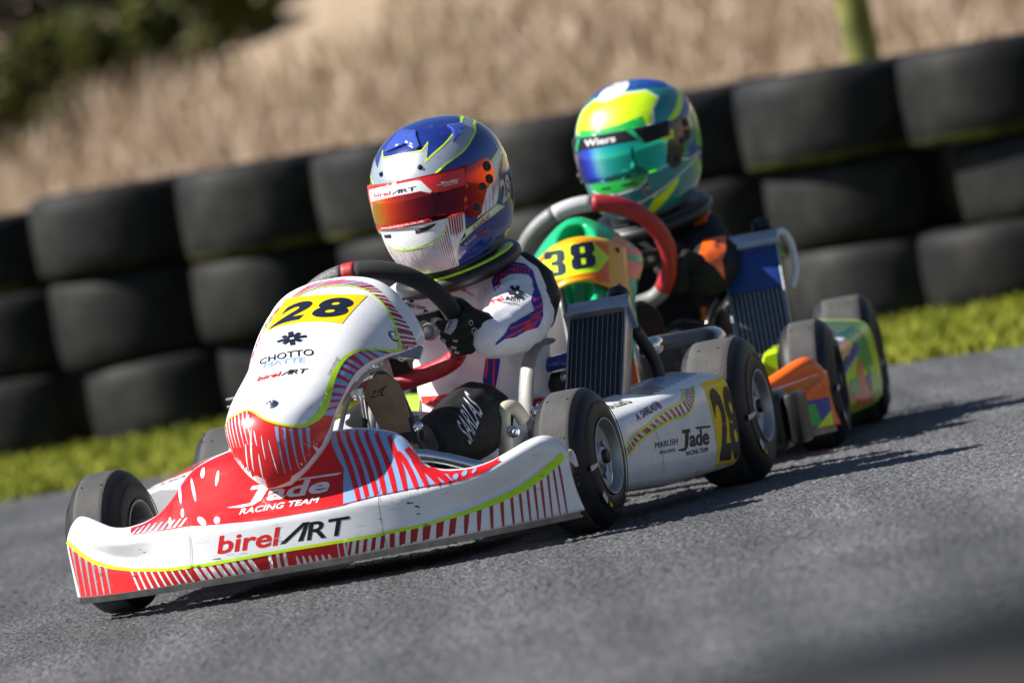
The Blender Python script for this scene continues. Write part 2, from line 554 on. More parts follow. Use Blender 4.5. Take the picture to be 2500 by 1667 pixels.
def blades(name, pts, hh, ww, lean, m, label, cat, rng):
    """thin tapering bent blades, one mesh"""
    V, F = [], []
    for (x, y, z) in pts:
        h = hh*(.55+.8*rng.random()); w = ww*(.6+.8*rng.random())
        a = rng.random()*math.tau; ca, sa = math.cos(a), math.sin(a)
        lx, ly = rng.gauss(0, lean)*h, rng.gauss(0, lean)*h
        k = len(V)
        V += [(x-ca*w, y-sa*w, z), (x+ca*w, y+sa*w, z), (x+lx*.4+ca*w*.7, y+ly*.4+sa*w*.7, z+h*.6), (x+lx*.4-ca*w*.7, y+ly*.4-sa*w*.7, z+h*.6), (x+lx, y+ly, z+h)]
        F += [(k, k+1, k+2, k+3), (k+3, k+2, k+4)]
    return tag(mesh(name, V, F, m, smooth=False), label, cat, kind='stuff')

rng = random.Random(3)
pts = []
for i in range(52000):
    t = rng.uniform(-5.5, 5.5); n = .02+abs(rng.gauss(0, .04)) if i % 9 == 0 else rng.uniform(.03, 4.6)
    p = edge_pt(t, n); pts.append((p[0], p[1], -.006))
blades('grass', pts, .032, .0038, .6, m_grass, 'short bright green grass verge between the track and the tyre wall', 'grass', rng)
pts = []
for i in range(110000):
    x = rng.uniform(-8.5, 8.5); y = rng.uniform(38, 66)
    n = (x-E0[0])*EN[0]+(y-E0[1])*EN[1]
    if n < 14.5 or n > 20.6 or abs(x) > .13*y: continue
    if noise.noise(Vector((x*.9, y*.9, 3))) < -.35 and rng.random() < .7: continue
    pts.append((x, y, hill_z(x, y)-.01))
for i in range(60000):
    x = rng.uniform(-9, 9); y = rng.uniform(44, 80)
    n = (x-E0[0])*EN[0]+(y-E0[1])*EN[1]
    if n < 20.6 or n > 34 or abs(x) > .13*y or (x < -.35 and n < 26): continue
    pts.append((x, y, hill_z(x, y)-.12))
blades('dry_grass', pts, .34, .013, .45, m_dry, 'tall dry straw coloured grass covering the hillside behind the tyres', 'dry grass', rng)

# ------------------------------------------------------------------ tyre wall
m_olds = [field_mat('old_tyre_rubber', [(c*.7, c*.7, c*.72), (c, c, c*1.02), (c*1.5, c*1.45, c*1.35), (c*2.6, c*2.45, c*2.1)], 2.6, 11, .62) for c in (.009, .012, .016)]
m_oldpaint = field_mat('faded_yellow_paint', [(.012, .012, .011), (.02, .02, .011), (.075, .07, .018), (.15, .14, .035)], 2.2, 9, .7)
def wall_tyre_mesh(R, h, paint, seed):
    rg = random.Random(seed)
    k = h/2
    prof = [(-k*.80, .175), (-k*.97, .20), (-k, .235), (-k*.985, R-.045), (-k*.93, R-.016), (-k*.80, R-.003), (-k*.45, R), (0, R+.002), (k*.45, R), (k*.80, R-.003), (k*.93, R-.016), (k*.985, R-.045), (k, .235), (k*.97, .20), (k*.80, .175)]
    v, f = g_lathe(prof, 44, axis='z')
    n = len(prof)
    v2, f2 = g_lathe([(k*.80, .175), (k*.7, .21), (0, R-.03), (-k*.7, .21), (-k*.80, .175)], 44, axis='z')
    f = f+[tuple(i+len(v) for i in q) for q in f2]; v = v+v2
    fm = [0]*len(f)
    if paint:
        for i, q in enumerate(f):
            r = q[0]//44
            if r in (3, 4): fm[i] = 1
    me = bpy.data.meshes.new('tyre')
    me.from_pydata([(a*(1+.006*math.sin(3*math.atan2(b, a)+seed)), b, c) for a, b, c in v], [], f)
    me.materials.append(m_olds[rg.randrange(3)]); me.materials.append(m_oldpaint)
    me.polygons.foreach_set('material_index', fm)
    me.polygons.foreach_set('use_smooth', [True]*len(f)); me.update()
    return me
ORD = 'first second third fourth fifth sixth seventh eighth ninth tenth eleventh twelfth thirteenth fourteenth fifteenth sixteenth seventeenth eighteenth nineteenth twentieth'.split()
stacks = [(-1.62, [(.24, 0, 0, .30), (.25, .02, 0, .30), (.24, -.02, 1, .30)]),
          (-1.14, [(.235, .045, 0, .295), (.275, .0, 0, .305), (.25, -.015, 0, .30)]),
          (-.66, [(.25, .02, 0, .29), (.25, -.01, 0, .295), (.275, 0, 1, .305)]),
          (-.21, [(.245, .03, 0, .295), (.26, .02, 0, .30), (.28, -.01, 1, .30)]),
          (.23, [(.24, 0, 0, .31), (.26, .0, 0, .31), (.265, .02, 1, .31)]),
          (.66, [(.24, .02, 0, .31), (.26, .02, 0, .31), (.265, -.01, 0, .31)]),
          (1.10, [(.245, .03, 0, .31), (.24, .02, 0, .31), (.27, -.01, 1, .315)]),
          (1.565, [(.235, -.03, 0, .31), (.24, .085, 0, .31), (.275, 0, 1, .32)]),
          (2.03, [(.24, .02, 0, .31), (.26, .0, 0, .31), (.26, -.02, 0, .31)])]
for k in range(11): stacks.append((2.5+.46*k, [(.24, .02*(k % 3), 0, .31), (.26, -.02*(k % 2), 0, .31), (.26, .01, k % 2, .31)]))
wr_ = random.Random(21)
for i, (cx, col) in enumerate(stacks):
    cy = E0[1]+(3.25-(cx-E0[0])*EN[0])/EN[1]
    z = -.005
    hk = float(np.interp(cx, [-1.62, -1.14, -.66, -.21, 1.6], [1.095, 1.09, 1.06, 1.03, 1.03]))
    for j, (h, dx, paint, R) in enumerate(col):
        h *= hk
        o = bpy.data.objects.new('tyre', wall_tyre_mesh(R, h, paint, i*7+j))
        o.location = (cx+dx*1.3, cy+wr_.uniform(-.05, .05), z+h/2+.002); o.rotation_euler = (wr_.uniform(-.012, .012), wr_.uniform(-.012, .012), i*1.7+j)
        z += h-.004
        COL.objects.link(o)
        lv = ['bottom', 'middle', 'top'][j]
        pt = ' with a yellow painted lower edge' if paint else ''
        tag(o, f'{lv} black tyre{pt} of the {ORD[i]} stack from the left', 'tyre', 'tyres of the barrier wall')

# a pair of tyres added to darken the near corner, far out of focus
for j in range(2):
    o = bpy.data.objects.new('tyre', wall_tyre_mesh(.34, .206, 0, 90+j))
    o.location = (.36+.02*j, 4.7, .098+.209*j); COL.objects.link(o)
    tag(o, ['lower', 'upper'][j]+' black tyre added, blurred, to darken the near lower corner of the track', 'tyre', 'tyres added near the camera')

# fence post and bushes behind the wall
m_post = mat('mossy_post_wood', (.135, .14, .028), .9, var=.5, vs=9, bump=.6, bs=60)
px, py = 1.285, 29.7
pv, pf = g_lathe([(-.2, .058), (.6, .057), (1.6, .055), (2.35, .054), (2.40, .045), (2.41, .001)], 20, (px, py, 0), 'z')
tag(mesh('fence_post', [(a+.01*math.sin(c*3), b+.008*math.cos(c*4), c) for a, b, c in pv], pf, m_post), 'round mossy olive green wooden post behind the tyre wall', 'post')

m_leaf = field_mat('bush_leaf', [(.030, .036, .006), (.075, .085, .010), (.13, .13, .018)], 3, 25, .55)
m_leafd = field_mat('dark_bush_leaf', [(.006, .010, .008), (.012, .018, .011), (.020, .028, .013)], 3, 25, .55)
m_stem = mat('bush_stem', (.06, .045, .03), .9)
def bush(x, y, rx, rz, m, label, seed):
    rg = random.Random(seed)
    z0 = hill_z(x, y)
    root = tag(empty('bush', (x, y, z0)), label, 'bush', 'bushes on the hillside')
    st = MB()
    for k in range(7):
        a = rg.random()*math.tau; rr = rg.uniform(.3, .75)
        tip = (rx*rr*math.cos(a), rx*rr*math.sin(a), rz*rg.uniform(.6, .95))
        st.add(*g_tube(spline([(0, 0, -.05), (tip[0]*.35, tip[1]*.35, tip[2]*.5), tip], 6), [.018, .016, .013, .010, .007, .004], 5))
    st.build('stem', m_stem, root)
    V, F = [], []
    cl = []
    for k in range(34):
        a = rg.random()*math.tau; u = rg.random()**.5; h = rg.random()
        w = math.sin(math.pi*min(1, .18+h*.8))**.6
        cl.append((rx*u*w*math.cos(a), rx*u*w*math.sin(a), rz*(.08+.92*h), rx*rg.uniform(.14, .26)))
    for i in range(8000):
        c = cl[rg.randrange(len(cl))]
        d = Vector((rg.gauss(0, 1), rg.gauss(0, 1), rg.gauss(0, 1))).normalized()*c[3]*rg.uniform(.55, 1.05)
        p = Vector(c[:3])+d
        if p.z < .01: continue
        a = Vector((rg.gauss(0, 1), rg.gauss(0, 1), rg.gauss(0, 1))).normalized(); b = a.orthogonal().normalized()
        s = rg.uniform(.022, .045); k = len(V)
        V += [p-a*s, p+b*s*.5, p+a*s, p-b*s*.5]; F.append((k, k+1, k+2, k+3))
    mesh('crown', V, F, m, root, smooth=False)
bush(-2.95, 55.4, .62, .62, m_leaf, 'olive bush at the upper left corner of the hillside', 1)
bush(-2.30, 55.8, .60, .58, m_leaf, 'olive green bush second from the left on the hill', 2)
bush(-1.62, 56.2, .55, .50, m_leaf, 'low green bush nearest the middle of the hill crest', 3)
bush(-2.75, 57.2, .9, 1.2, m_leafd, 'tall dark bush behind the corner bush', 4)
bush(-1.85, 57.6, .9, .95, m_leafd, 'dark bush rising behind the second olive bush', 5)
bush(-1.0, 57.4, .70, .55, m_leaf, 'green bush at the end of the row near the middle', 6)
bush(-3.6, 56.6, .9, 1.3, m_leafd, 'dark bush cut off by the left edge of the picture', 7)

# ------------------------------------------------------------------ kart materials
m_white = wrap('white_wrap', (.80, .80, .81))
m_red = wrap('red_wrap', (.66, .012, .016))
m_dred = wrap('dark_red_wrap', (.36, .012, .022))
m_lblue = wrap('pale_blue_wrap', (.27, .42, .68))
m_lime = wrap('lime_wrap', (.56, .86, .01))
m_yellow = wrap('yellow_wrap', (.92, .62, .003), rough=.45, coat=0, spec=.2)
m_navy = wrap('navy_print', (.009, .014, .032), rough=.4, coat=0, spec=.25)
m_black = wrap('black_print', (.010, .010, .011), rough=.45, coat=0, spec=.2)
m_lip = mat('scuffed_plastic', (.42, .40, .36), .6, var=.25, vs=40)
m_tread = mat('worn_tread', (.058, .057, .056), .78, var=.28, vs=16, bump=.5, bs=220)
m_side = mat('tyre_sidewall', (.008, .008, .009), .5, var=.25, vs=30, spec=.4)
m_rim = mat('cast_rim', (.42, .41, .40), .45, metal=.75, var=.08, vs=30)
m_dark = mat('black_plastic', (.013, .013, .014), .42, var=.2, vs=40)
m_gloss = mat('gloss_black', (.010, .011, .013), .18, coat=.5)
m_chrome = mat('chrome', (.75, .75, .76), .12, metal=1)
m_alu = mat('aluminium', (.50, .51, .53), .36, metal=.95, var=.08, vs=40, bump=.15, bs=120)
m_steel = mat('dull_steel', (.40, .40, .40), .45, metal=.9, var=.15, vs=50)
m_core = mat('radiator_core', (.010, .010, .011), .6, bump=.8, bs=500)
m_cream = mat('cream_plastic', (.50, .46, .36), .45, var=.08, vs=25)
m_grey = mat('grey_strut', (.33, .33, .31), .45, metal=.3, var=.15, vs=40)
m_suede = mat('black_suede', (.014, .014, .015), .85, var=.2, vs=60, sheen=.05, bump=.3, bs=500)
m_redleather = mat('red_leather', (.42, .018, .026), .45, var=.12, vs=50, bump=.5, bs=420)
m_bluebar = mat('blue_painted_bar', (.02, .05, .34), .3, coat=.4)
m_label = mat('pale_label', (.50, .60, .85), .4)
m_whitetape = mat('white_tape', (.6, .6, .6), .6)
m_ink = mat('ink', (.012, .012, .014), .6)
m_wood = mat('worn_gum_sole', (.23, .165, .105), .75, var=.25, vs=26)

def wheel(parent, xo, y, R, w, side, steer, rimm=None, tread=None, sticker=True, seed=0):
    """kart wheel: tyre with worn tread and dark walls, dished rim, hub nut; origin at the middle of the tyre"""
    root = empty('wheel', (xo-side*w/2, y, R), (0, 0, steer+(0 if side > 0 else math.pi)), parent)
    rg = random.Random(seed)
    h = w/2
    half = [(-h+.013, .0605), (-h+.003, .066), (-h, .074), (-h+.0005, .085), (-h+.003, R-.036), (-h+.0065, R-.024), (-h+.012, R-.013), (-h+.020, R-.005), (-h+.028, R-.0012), (-h+.029, R-.0004)]
    mid = [(-h*.35, R), (0, R+.0005), (h*.35, R)]
    prof = half+mid+[(-a, r) for a, r in half[::-1]]
    v, f = g_lathe(prof, 72)
    fm = [1 if 8 <= q[0]//72 <= 13 else 0 for q in f]
    ty = mesh('tyre', v, f, [m_side, tread or m_tread], root, fm=fm)
    # moulded rings on the walls, wear holes in the tread, flash whiskers
    for s in (-1, 1):
        mesh('moulded_ring', *g_lathe([(s*(h-.0022), .0979), (s*(h-.0008), .099), (s*(h-.0022), .1001)], 72), m_side, root)
    hol = MB()
    for k in range(9):
        a0 = k*math.tau/9+.35*seed+.3
        for dx in (-.02, .018):
            rows = [[((dx+rr*math.cos(t)), (R+.0009)*math.cos(a0+rr*math.sin(t)/R), (R+.0009)*math.sin(a0+rr*math.sin(t)/R)) for t in np.linspace(0, math.tau, 10, endpoint=False)] for rr in (.0001, .0024)]
            hol.add(*g_grid(rows, cu=True))
    tag(hol.build('wear_hole', m_ink, root), kind='stuff')
    wh = MB()
    for k in range(26):
        a0 = rg.random()*math.tau; xx = rg.choice((-1, 1))*rg.uniform(h-.032, h-.02)
        r0, l = R-.002, rg.uniform(.004, .011)
        p = Vector((xx, r0*math.cos(a0), r0*math.sin(a0))); d = Vector((rg.uniform(-.4, .4), math.cos(a0+.4), math.sin(a0+.4)))
        wh.add(*g_tube([p, p+d*l*.5, p+d*l+Vector((.002, 0, 0))], .0006, 4))
    tag(wh.build('rubber_whisker', m_side, root), kind='stuff')
    # rim
    rp = [(-h+.012, .060), (-h+.002, .066), (-h-.001, .069), (-h-.002, .067), (-h-.001, .0645), (-h+.010, .060), (-h+.03, .056), (h-.046, .054), (h-.036, .0575), (h-.012, .060), (h-.003, .0635), (h+.001, .066), (h+.0022, .0675), (h+.0014, .0695), (h-.003, .067)]
    v, f = g_lathe(rp, 64)
    v2, f2 = g_lathe([(h-.016, .0590), (h-.020, .052), (h-.022, .040), (h-.021, .028), (h-.017, .022), (h-.010, .0195), (h-.009, .012), (h-.009, .0005)], 64)
    ri = MB().add(v, f).add(v2, f2).build('rim', rimm or m_rim, root)
    hb = MB().add(*g_lathe([(h-.05, .013), (h-.002, .013), (h, .011), (h, .0005)], 24))
    for k in range(3):
        a0 = k*math.tau/3+.5
        hb.add(*g_lathe([(h-.024, .0045), (h-.016, .0045), (h-.016, .0003)], 8, (0, .034*math.cos(a0), .034*math.sin(a0))))
    hb.build('hub_nut', m_dark, root)
    if sticker:
        a = h-.0195
        def s(u_, v_): return (Vector((a, u_, v_)), Vector((1, 0, 0)))
        for (c0, r0, r1, a0, a1) in ((0, .036, .050, -1.05, .62),):
            arc = [(r1*math.cos(t), r1*math.sin(t)) for t in np.linspace(a0, a1, 14)]+[(r0*math.cos(t), r0*math.sin(t)) for t in np.linspace(a1, a0, 14)]
            decal('rim_label', poly(arc), s, m_label, root, off=.001)
            decal('lettering', text_at('AS SET 2', (.0465, -.030), (.0465, .014), .0062, bold=.01), s, m_ink, root, off=.0016)
        # sidewall sticker, tape and a chalk mark
        xs = h-.0005
        def sw(t, r): return (Vector((xs+.0006-max(0, r-.094)*.12, r*math.cos(t), r*math.sin(t))), Vector((1, 0, 0)))
        decal('tape_band', poly([(-3.06, .070), (-3.06, R-.020), (-2.97, R-.020), (-2.97, .070)]), sw, m_whitetape, root, off=.0012, scale=(.09, 1))
        decal('barcode_sticker', poly([(-2.42, .087), (-2.42, .099), (-2.16, .099), (-2.16, .087)]), sw, m_whitetape, root, off=.0012, scale=(.09, 1))
        decal('chalk_mark', join_ve(poly([(-2.08, .089), (-2.02, .098), (-1.98, .096), (-2.03, .089)]), poly([(-1.96, .089), (-2.0, .092), (-1.95, .097), (-1.92, .094)])), sw, m_yellow, root, off=.0012, scale=(.09, 1))
    return root

def bolt(parent, c, d, r=.006, m=None, name='bolt'):
    """button head with washer pointing along d"""
    d = Vector(d).normalized()
    v, f = g_lathe([(-.004, r*1.6), (0, r*1.6), (.0008, r*1.5), (.0008, r), (.003, r*.95), (.0045, r*.7), (.0045, r*.3), (.0025, r*.25), (.0025, .0002)], 18, axis='z')
    q = d.to_track_quat('Z', 'Y')
    return mesh(name, [q @ Vector(p)+Vector(c) for p in v], f, m or m_chrome, parent)

def radiator(parent, c, w, L, tilt, yaw, tape=None, n=11, th=.042):
    """upright cooler: black core between silver tubes, folded tanks top and bottom, filler cap"""
    root = empty('radiator', c, (tilt, 0, yaw), parent)
    mesh('core', *g_box((0, 0, L/2), (w-.008, th*.8, L-.02)), m_core, root, smooth=False)
    for i in range(n):
        x = -w/2+.006+(w-.012)*i/(n-1)
        mesh('tube', *g_box((x, -th*.36, L/2), (.0008 if not tape else .0022, th*.16, L-.03)), m_alu, root, smooth=False)
    for s in (-1, 1):
        sharp(mesh('side_plate', *g_box((s*w/2, 0, L/2), (.004, th+.006, L-.012), bev=.0015), m_alu, root))
    for z in (L, .012):
        sharp(mesh('tank', *g_box((0, 0, z), (w+.014, th+.016, .030), bev=.006, seg=3), m_alu, root))
    fl = MB().add(*g_box((0, 0, L-.018), (w+.020, th+.022, .007), bev=.002)); sharp(fl.build('flange', m_alu, root))
    v, f = g_lathe([(0, .016), (.012, .016), (.012, .021), (.032, .021), (.036, .018), (.036, .0003)], 20, (w*.30, 0, L+.014), 'z')
    vv = []
    for p in v:
        a = math.atan2(p[1], p[0]-w*.30); k = 1+.04*math.sin(a*10)
        vv.append((w*.30+(p[0]-w*.30)*k, p[1]*k, p[2]))
    sharp(mesh('filler_cap', vv, f, m_dark, root))
    if tape:
        sharp(mesh('tape', *g_box((0, -th*.47, L*.80), (w-.004, .003, L*.30), bev=.001), tape, root))
    return root

def steering(parent, c, tilt, R, grip, spin, secs, mspoke, flat=.80):
    """D-shaped wheel: grip sections, three-spoke plate with holes, hub; faces the driver (+y, up)"""
    root = empty('steering_wheel', c, (tilt, 0, 0), parent)      # local plane x-z, top leans forward
    def pt(deg):
        t = R_(deg); x, z = R*math.cos(t), R*math.sin(t)
        zl = -R*flat
        if z < zl+.03:                      # flat bottom with soft corners
            k = zl+.03-z; z = zl+.03-.03*(1-math.exp(-k/.03)) 
        cs, sn = math.cos(spin), math.sin(spin)
        return Vector((x*cs-z*sn, 0, x*sn+z*cs))
    for a0, a1, m, rr in secs:
        n = max(4, int(abs(a1-a0)/4))
        v, f = g_tube([pt(a0+(a1-a0)*i/n) for i in range(n+1)], rr, 14, sq=(1, 1.08))
        mesh(grip, v, f, m, root)
    # spoke plate: three arms with drilled holes
    sp = MB()
    for deg in (-4, 184, 270):
        e = pt(deg); d = e.normalized(); nx = Vector((-d.z, 0, d.x))
        L = e.length
        A = [(.02, .030), (.05, .024), (.085, .020), (L-.03, .019), (L, .026)]
        for y0 in (-.002,):
            rows = [[d*a+nx*b+Vector((0, -.0025, 0)), d*a-nx*b+Vector((0, -.0025, 0)), d*a-nx*b+Vector((0, .0025, 0)), d*a+nx*b+Vector((0, .0025, 0))] for a, b in A]
            sp.add(*g_grid(rows, cu=True))
    sp.build('spoke', mspoke, root, smooth=False)
    ho = MB()
    for deg in (-4, 184):
        d = pt(deg).normalized()
        for a, r in ((.070, .006), (.092, .0075), (.113, .0075)):
            ho.add(*g_lathe([(-.0032, r), (-.0032, .0002)], 16, tuple(d*a), 'y')).add(*g_lathe([(.0032, r), (.0032, .0002)], 16, tuple(d*a), 'y'))
    ho.build('spoke_hole', m_steel, root)
    hub = MB().add(*g_lathe([(-.03, .018), (-.012, .034), (-.004, .040), (.006, .040), (.012, .030), (.018, .0005)], 28, axis='y'))
    hub.build('hub', m_dark, root)
    return root

# ------------------------------------------------------------------ leading kart, number 28 (frame: x to the driver's left, y backwards, z up; origin under the front axle)
YAW1 = .2708
kart1 = tag(empty('racing_kart', (-.3457, 16.4347, 0), (0, 0, -YAW1)), 'white, red and pale blue striped racing kart number 28 leading on the track', 'kart')
RF, RR, WB, XF, XR = .1283, .1376, .9515, .498, .5535
wheel(kart1, XF, 0, RF, .112, 1, -.067, seed=1)
wheel(kart1, -XF, 0, RF, .112, -1, -.067, seed=2)
wheel(kart1, XR, WB, RR, .135, 1, 0, seed=3)
wheel(kart1, -XR, WB, RR, .135, -1, 0, seed=4)

# front bumper: a broad moulded fairing with a central hump and upswept wing ends
ZT = [(0, .266), (.12, .261), (.15, .254), (.18, .245), (.20, .234), (.215, .214), (.23, .192), (.25, .174), (.28, .163), (.32, .158), (.355, .162), (.385, .174), (.415, .187), (.44, .191), (.455, .182), (.463, .170), (.470, .150), (.5, .11)]
ZL = [(0, .0765), (.15, .0745), (.24, .077), (.31, .0845), (.36, .094), (.40, .106), (.43, .122), (.455, .140), (.47, .152), (.5, .16)]
ZB = .047
def sstep(a, b, x):
    t = min(1, max(0, (x-a)/(b-a))); return t*t*(3-2*t)
_zt = np.array([lerp_tab(ZT, x) for x in np.linspace(0, .5, 201)])
_zt = np.convolve(np.pad(_zt, 5, mode='edge'), np.ones(11)/11, 'valid')
def bump_top(x): return float(np.interp(abs(x), np.linspace(0, .5, 201), _zt))
def bump_y(x, z):
    ax = abs(x)
    y = -.40+.20*(ax/.465)**2.4
    w = max(0, 1-max(0, (ax-.22)/.12))
    y += max(0, z-.135)*(1.0*w+.25*(1-w))
    zt, zl = bump_top(x), lerp_tab(ZL, ax)
    s = (z-zl)/(zt-zl)
    wg = sstep(.20, .36, ax)*(1-.85*sstep(.425, .468, ax))
    y += wg*(-.013*math.exp(-((s-.72)/.22)**2)+.010*math.exp(-((s-.22)/.16)**2))
    y += .004*math.exp(-((z-zl)/.006)**2)*0
    if z < zl: y += .010*((zl-z)/(zl-ZB+1e-6))**1.5*(1-wg)
    if s > .88: y += .016*((s-.88)/.12)**2
    return y
xs = sorted({round(x, 4) for x in list(np.linspace(-.47, .47, 121))+[s*x for s in (-1, 1) for x in (.205, .21, .215, .22, .225, .232, .46, .465)]})
cols = []
def bump_col(x, wrapd=0):
    zt = bump_top(x); c = []
    c.append((x, bump_y(x, ZB)+.022, .036)); c.append((x, bump_y(x, ZB)+.006, .0355)); c.append((x, bump_y(x, ZB)+.003, .0465))
    for i in range(27):
        z = ZB+(zt-ZB)*i/26
        fl = .010*max(0, (.125-z)/.078)**2*sstep(.43, .47, x)
        c.append((x+fl, bump_y(x, z), z))
    yt = bump_y(x, zt)
    c += [(x, yt+.006, zt+.0015), (x, yt+.018, zt-.001), (x, yt+.030, zt-.010), (x, yt+.036, zt-.03)]
    return c
for x in xs: cols.append(bump_col(x))
def wrapc(c, dx, dy): return [(p[0]+dx, p[1]+dy, p[2]) for p in c]
cols = [wrapc(cols[0], .014, .05), wrapc(cols[0], .002, .03), wrapc(cols[0], -.003, .012)]+cols+[wrapc(cols[-1], .003, .012), wrapc(cols[-1], -.002, .03), wrapc(cols[-1], -.014, .05)]
v, f = g_grid(cols)
NR = len(cols[0])
fm = [1 if (q[0] % NR) < 2 else 0 for q in f]
bumper = mesh('front_bumper', v, [q[::-1] for q in f], [m_white, m_lip], kart1, fm=fm)

# nose panel: a hood that rises from the bumper to the steering wheel
NC = [(-.385, .186), (-.398, .212), (-.404, .25), (-.400, .29), (-.378, .325), (-.325, .352), (-.245, .380), (-.160, .412), (-.08, .446), (0, .480), (.06, .505), (.085, .515), (.099, .521), (.106, .5245), (.110, .526)]
NE = [(.022, -.380, .187), (.058, -.360, .213), (.088, -.330, .248), (.101, -.312, .283), (.108, -.287, .306), (.112, -.250, .325), (.116, -.208, .342), (.121, -.150, .358), (.133, -.07, .371), (.152, .0, .376), (.168, .06, .385), (.162, .085, .410), (.144, .098, .445), (.112, .106, .490), (.062, .110, .517)]
NCs = spline(NC, 57); NEs = spline(NE, 57)
rows = []
for c, e in zip(NCs, NEs):
    row = []
    for k in range(41):
        t = -1+2*k/40
        a = abs(t)
        g = .46*a**2+.54*a**5
        row.append((e[0]*t*1.0, c[0]+(e[1]-c[0])*g, c[1]+(e[2]-c[1])*g))
    rows.append(row)
v, f = g_grid(rows)
NOSE_OFF = .012
v = [(p[0]+NOSE_OFF*sstep(-.35, .1, p[1]), p[1], p[2]) for p in v]
nose = mesh('nose_panel', v, f, m_white, kart1)
md = nose.modifiers.new('thick', 'SOLIDIFY'); md.thickness = .0035; md.offset = -1

# side pods
def side_pod(s, ms):
    rows = []
    for i in range(25):
        t = i/24; y = .135+.670*t
        e = min(t, 1-t)*24
        k = 1-.10*max(0, 1-e/1.6)**2
        xo = .487+.055*t; zb = .052-.012*sstep(0, .5, t)
        zr = .188+.030*t
        sec = [(xo-.16, zb+.02), (xo-.10, zb+.004), (xo-.035, zb), (xo-.016, zb+.004), (xo-.003, zb+.018), (xo+.002, zb+.045), (xo+.003, (zb+zr)/2), (xo, zr-.04), (xo-.004, zr-.016), (xo-.012, zr-.004), (xo-.028, zr+.003), (xo-.06, zr+.010), (xo-.105, zr+.018), (xo-.15, zr+.012), (xo-.17, zr-.03)]
        cx, cz = xo-.09, (zb+zr)/2
        rows.append([(s*(cx+(a-cx)*k), y, cz+(b-cz)*(.55+.45*k)) for a, b in sec])
    v, f = g_grid(rows, cu=True)
    n = len(rows[0])
    f = f+[tuple(range(n)), tuple(24*n+k for k in range(n-1, -1, -1))]
    return sharp(mesh('side_pod', v, f if s > 0 else [q[::-1] for q in f], ms, kart1), 50)
pod_l = side_pod(1, m_white)
pod_r = side_pod(-1, m_white)

radiator(kart1, (.373, .388, .142), .108, .335, R_(-48), R_(3))

blk, red_ = m_suede, m_redleather
m_perf = mat('perforated_grip', (.10, .10, .10), .5, bump=1, bs=260, var=.5, vs=260)
steering(kart1, (.02, .33, .408), R_(35), .150, 'rim_grip', R_(9),
         [(88, 140, m_perf, .0165), (79, 88, red_, .0172), (-12, 79, blk, .0168), (-40, -12, red_, .0168), (-140, -40, red_, .0172), (140, 220, blk, .0168)], m_dark)
kb = MB()
kb.add(*g_tube([(.01, .05, .10), (.012, .18, .22), (.02, .305, .37)], .010, 12))
kb.build('steering_column', m_steel, kart1)

# tubular frame, floor tray, axle, bumper bars
fr = MB()
for s in (-1, 1):
    fr.add(*g_tube(spline([(s*.12, -.30, .055), (s*.16, -.15, .055), (s*.33, .0, .06), (s*.34, .18, .055), (s*.27, .5, .055), (s*.28, .95, .075), (s*.28, 1.08, .075)], 40), .014, 12))
    fr.add(*g_tube(spline([(s*.34, 0, .10), (s*.40, 0, .128), (s*.45, 0, .128)], 8), .011, 12))
fr.add(*g_tube([(-.33, .0, .06), (.33, .0, .06)], .014, 12))
fr.add(*g_tube([(-.27, .5, .055), (.27, .5, .055)], .014, 12))
fr.add(*g_tube([(-.28, 1.05, .075), (.28, 1.05, .075)], .014, 12))
fr.build('frame', m_chrome, kart1)
sharp(mesh('floor_tray', *g_box((0, .08, .040), (.52, .62, .004), bev=.001), m_alu, kart1))
mesh('rear_axle', *g_tube([(-.45, WB, RR), (.45, WB, RR)], .02, 16), m_steel, kart1)
bar = MB()
bar.add(*g_tube(spline([(-.22, -.20, .06), (-.24, -.30, .10), (-.18, -.335, .12), (.18, -.335, .12), (.24, -.30, .10), (.22, -.20, .06)], 40), .009, 10))
bar.build('bumper_bar', m_chrome, kart1)
bar = MB()
bar.add(*g_tube(spline([(.10, -.17, .205), (.165, -.12, .195), (.215, -.10, .180), (.285, -.09, .150)], 24), [.0125]*14+[.0115]*10, 12))
bar.build('tie_rod', m_chrome, kart1)
bolt(kart1, (.288, -.098, .150), (.5, -1, .1), .007)
for s in (-1, 1):
    sharp(mesh('spindle', *g_box((s*.385, .0, .115), (.035, .04, .09), bev=.006), m_steel, kart1))
# pod bars
for s in (-1, 1):
    mesh('pod_bar', *g_tube(spline([(s*.29, .30, .06), (s*.40, .30, .06), (s*.43, .36, .08), (s*.43, .62, .08), (s*.40, .68, .06), (s*.29, .68, .06)], 30), .009, 10), m_chrome, kart1)
# rear plastic bumper
sharp(mesh('rear_bumper', *g_box((0, 1.235, .095), (1.06, .10, .115), bev=.02, seg=3), m_dark, kart1))
sharp(mesh('rear_bumper_end', *g_box((.548, 1.235, .094), (.03, .085, .10), bev=.01, seg=2), m_dark, kart1))

# seat: bucket shell
rows = []
for i in range(21):
    t = i/20                      # from front lip, along the bottom, up the back
    if t < .45:
        y = .40+.335*t/.45; z = .085-.03*math.sin(t/.45*1.6); hw = .165+.02*t; rise = .11+.05*t/.45
    else:
        u = (t-.45)/.55; y = .735+.09*u; z = .06+.35*u**1.15; hw = .165-.045*u; rise = .16*(1-u)**1.2+.02
    row = []
    for k in range(25):
        a = -1+2*k/24
        g = abs(a)**3.2
        if t < .45: row.append((.10+hw*a, y, z+rise*g))
        else: row.append((.115+(hw+.012)*a, y-rise*g*.75, z+.02*g*(1-abs(t-.7))))
    rows.append(row)
v, f = g_grid(rows)
seat = mesh('seat', v, f, m_dark, kart1)
md = seat.modifiers.new('thick', 'SOLIDIFY'); md.thickness = .008
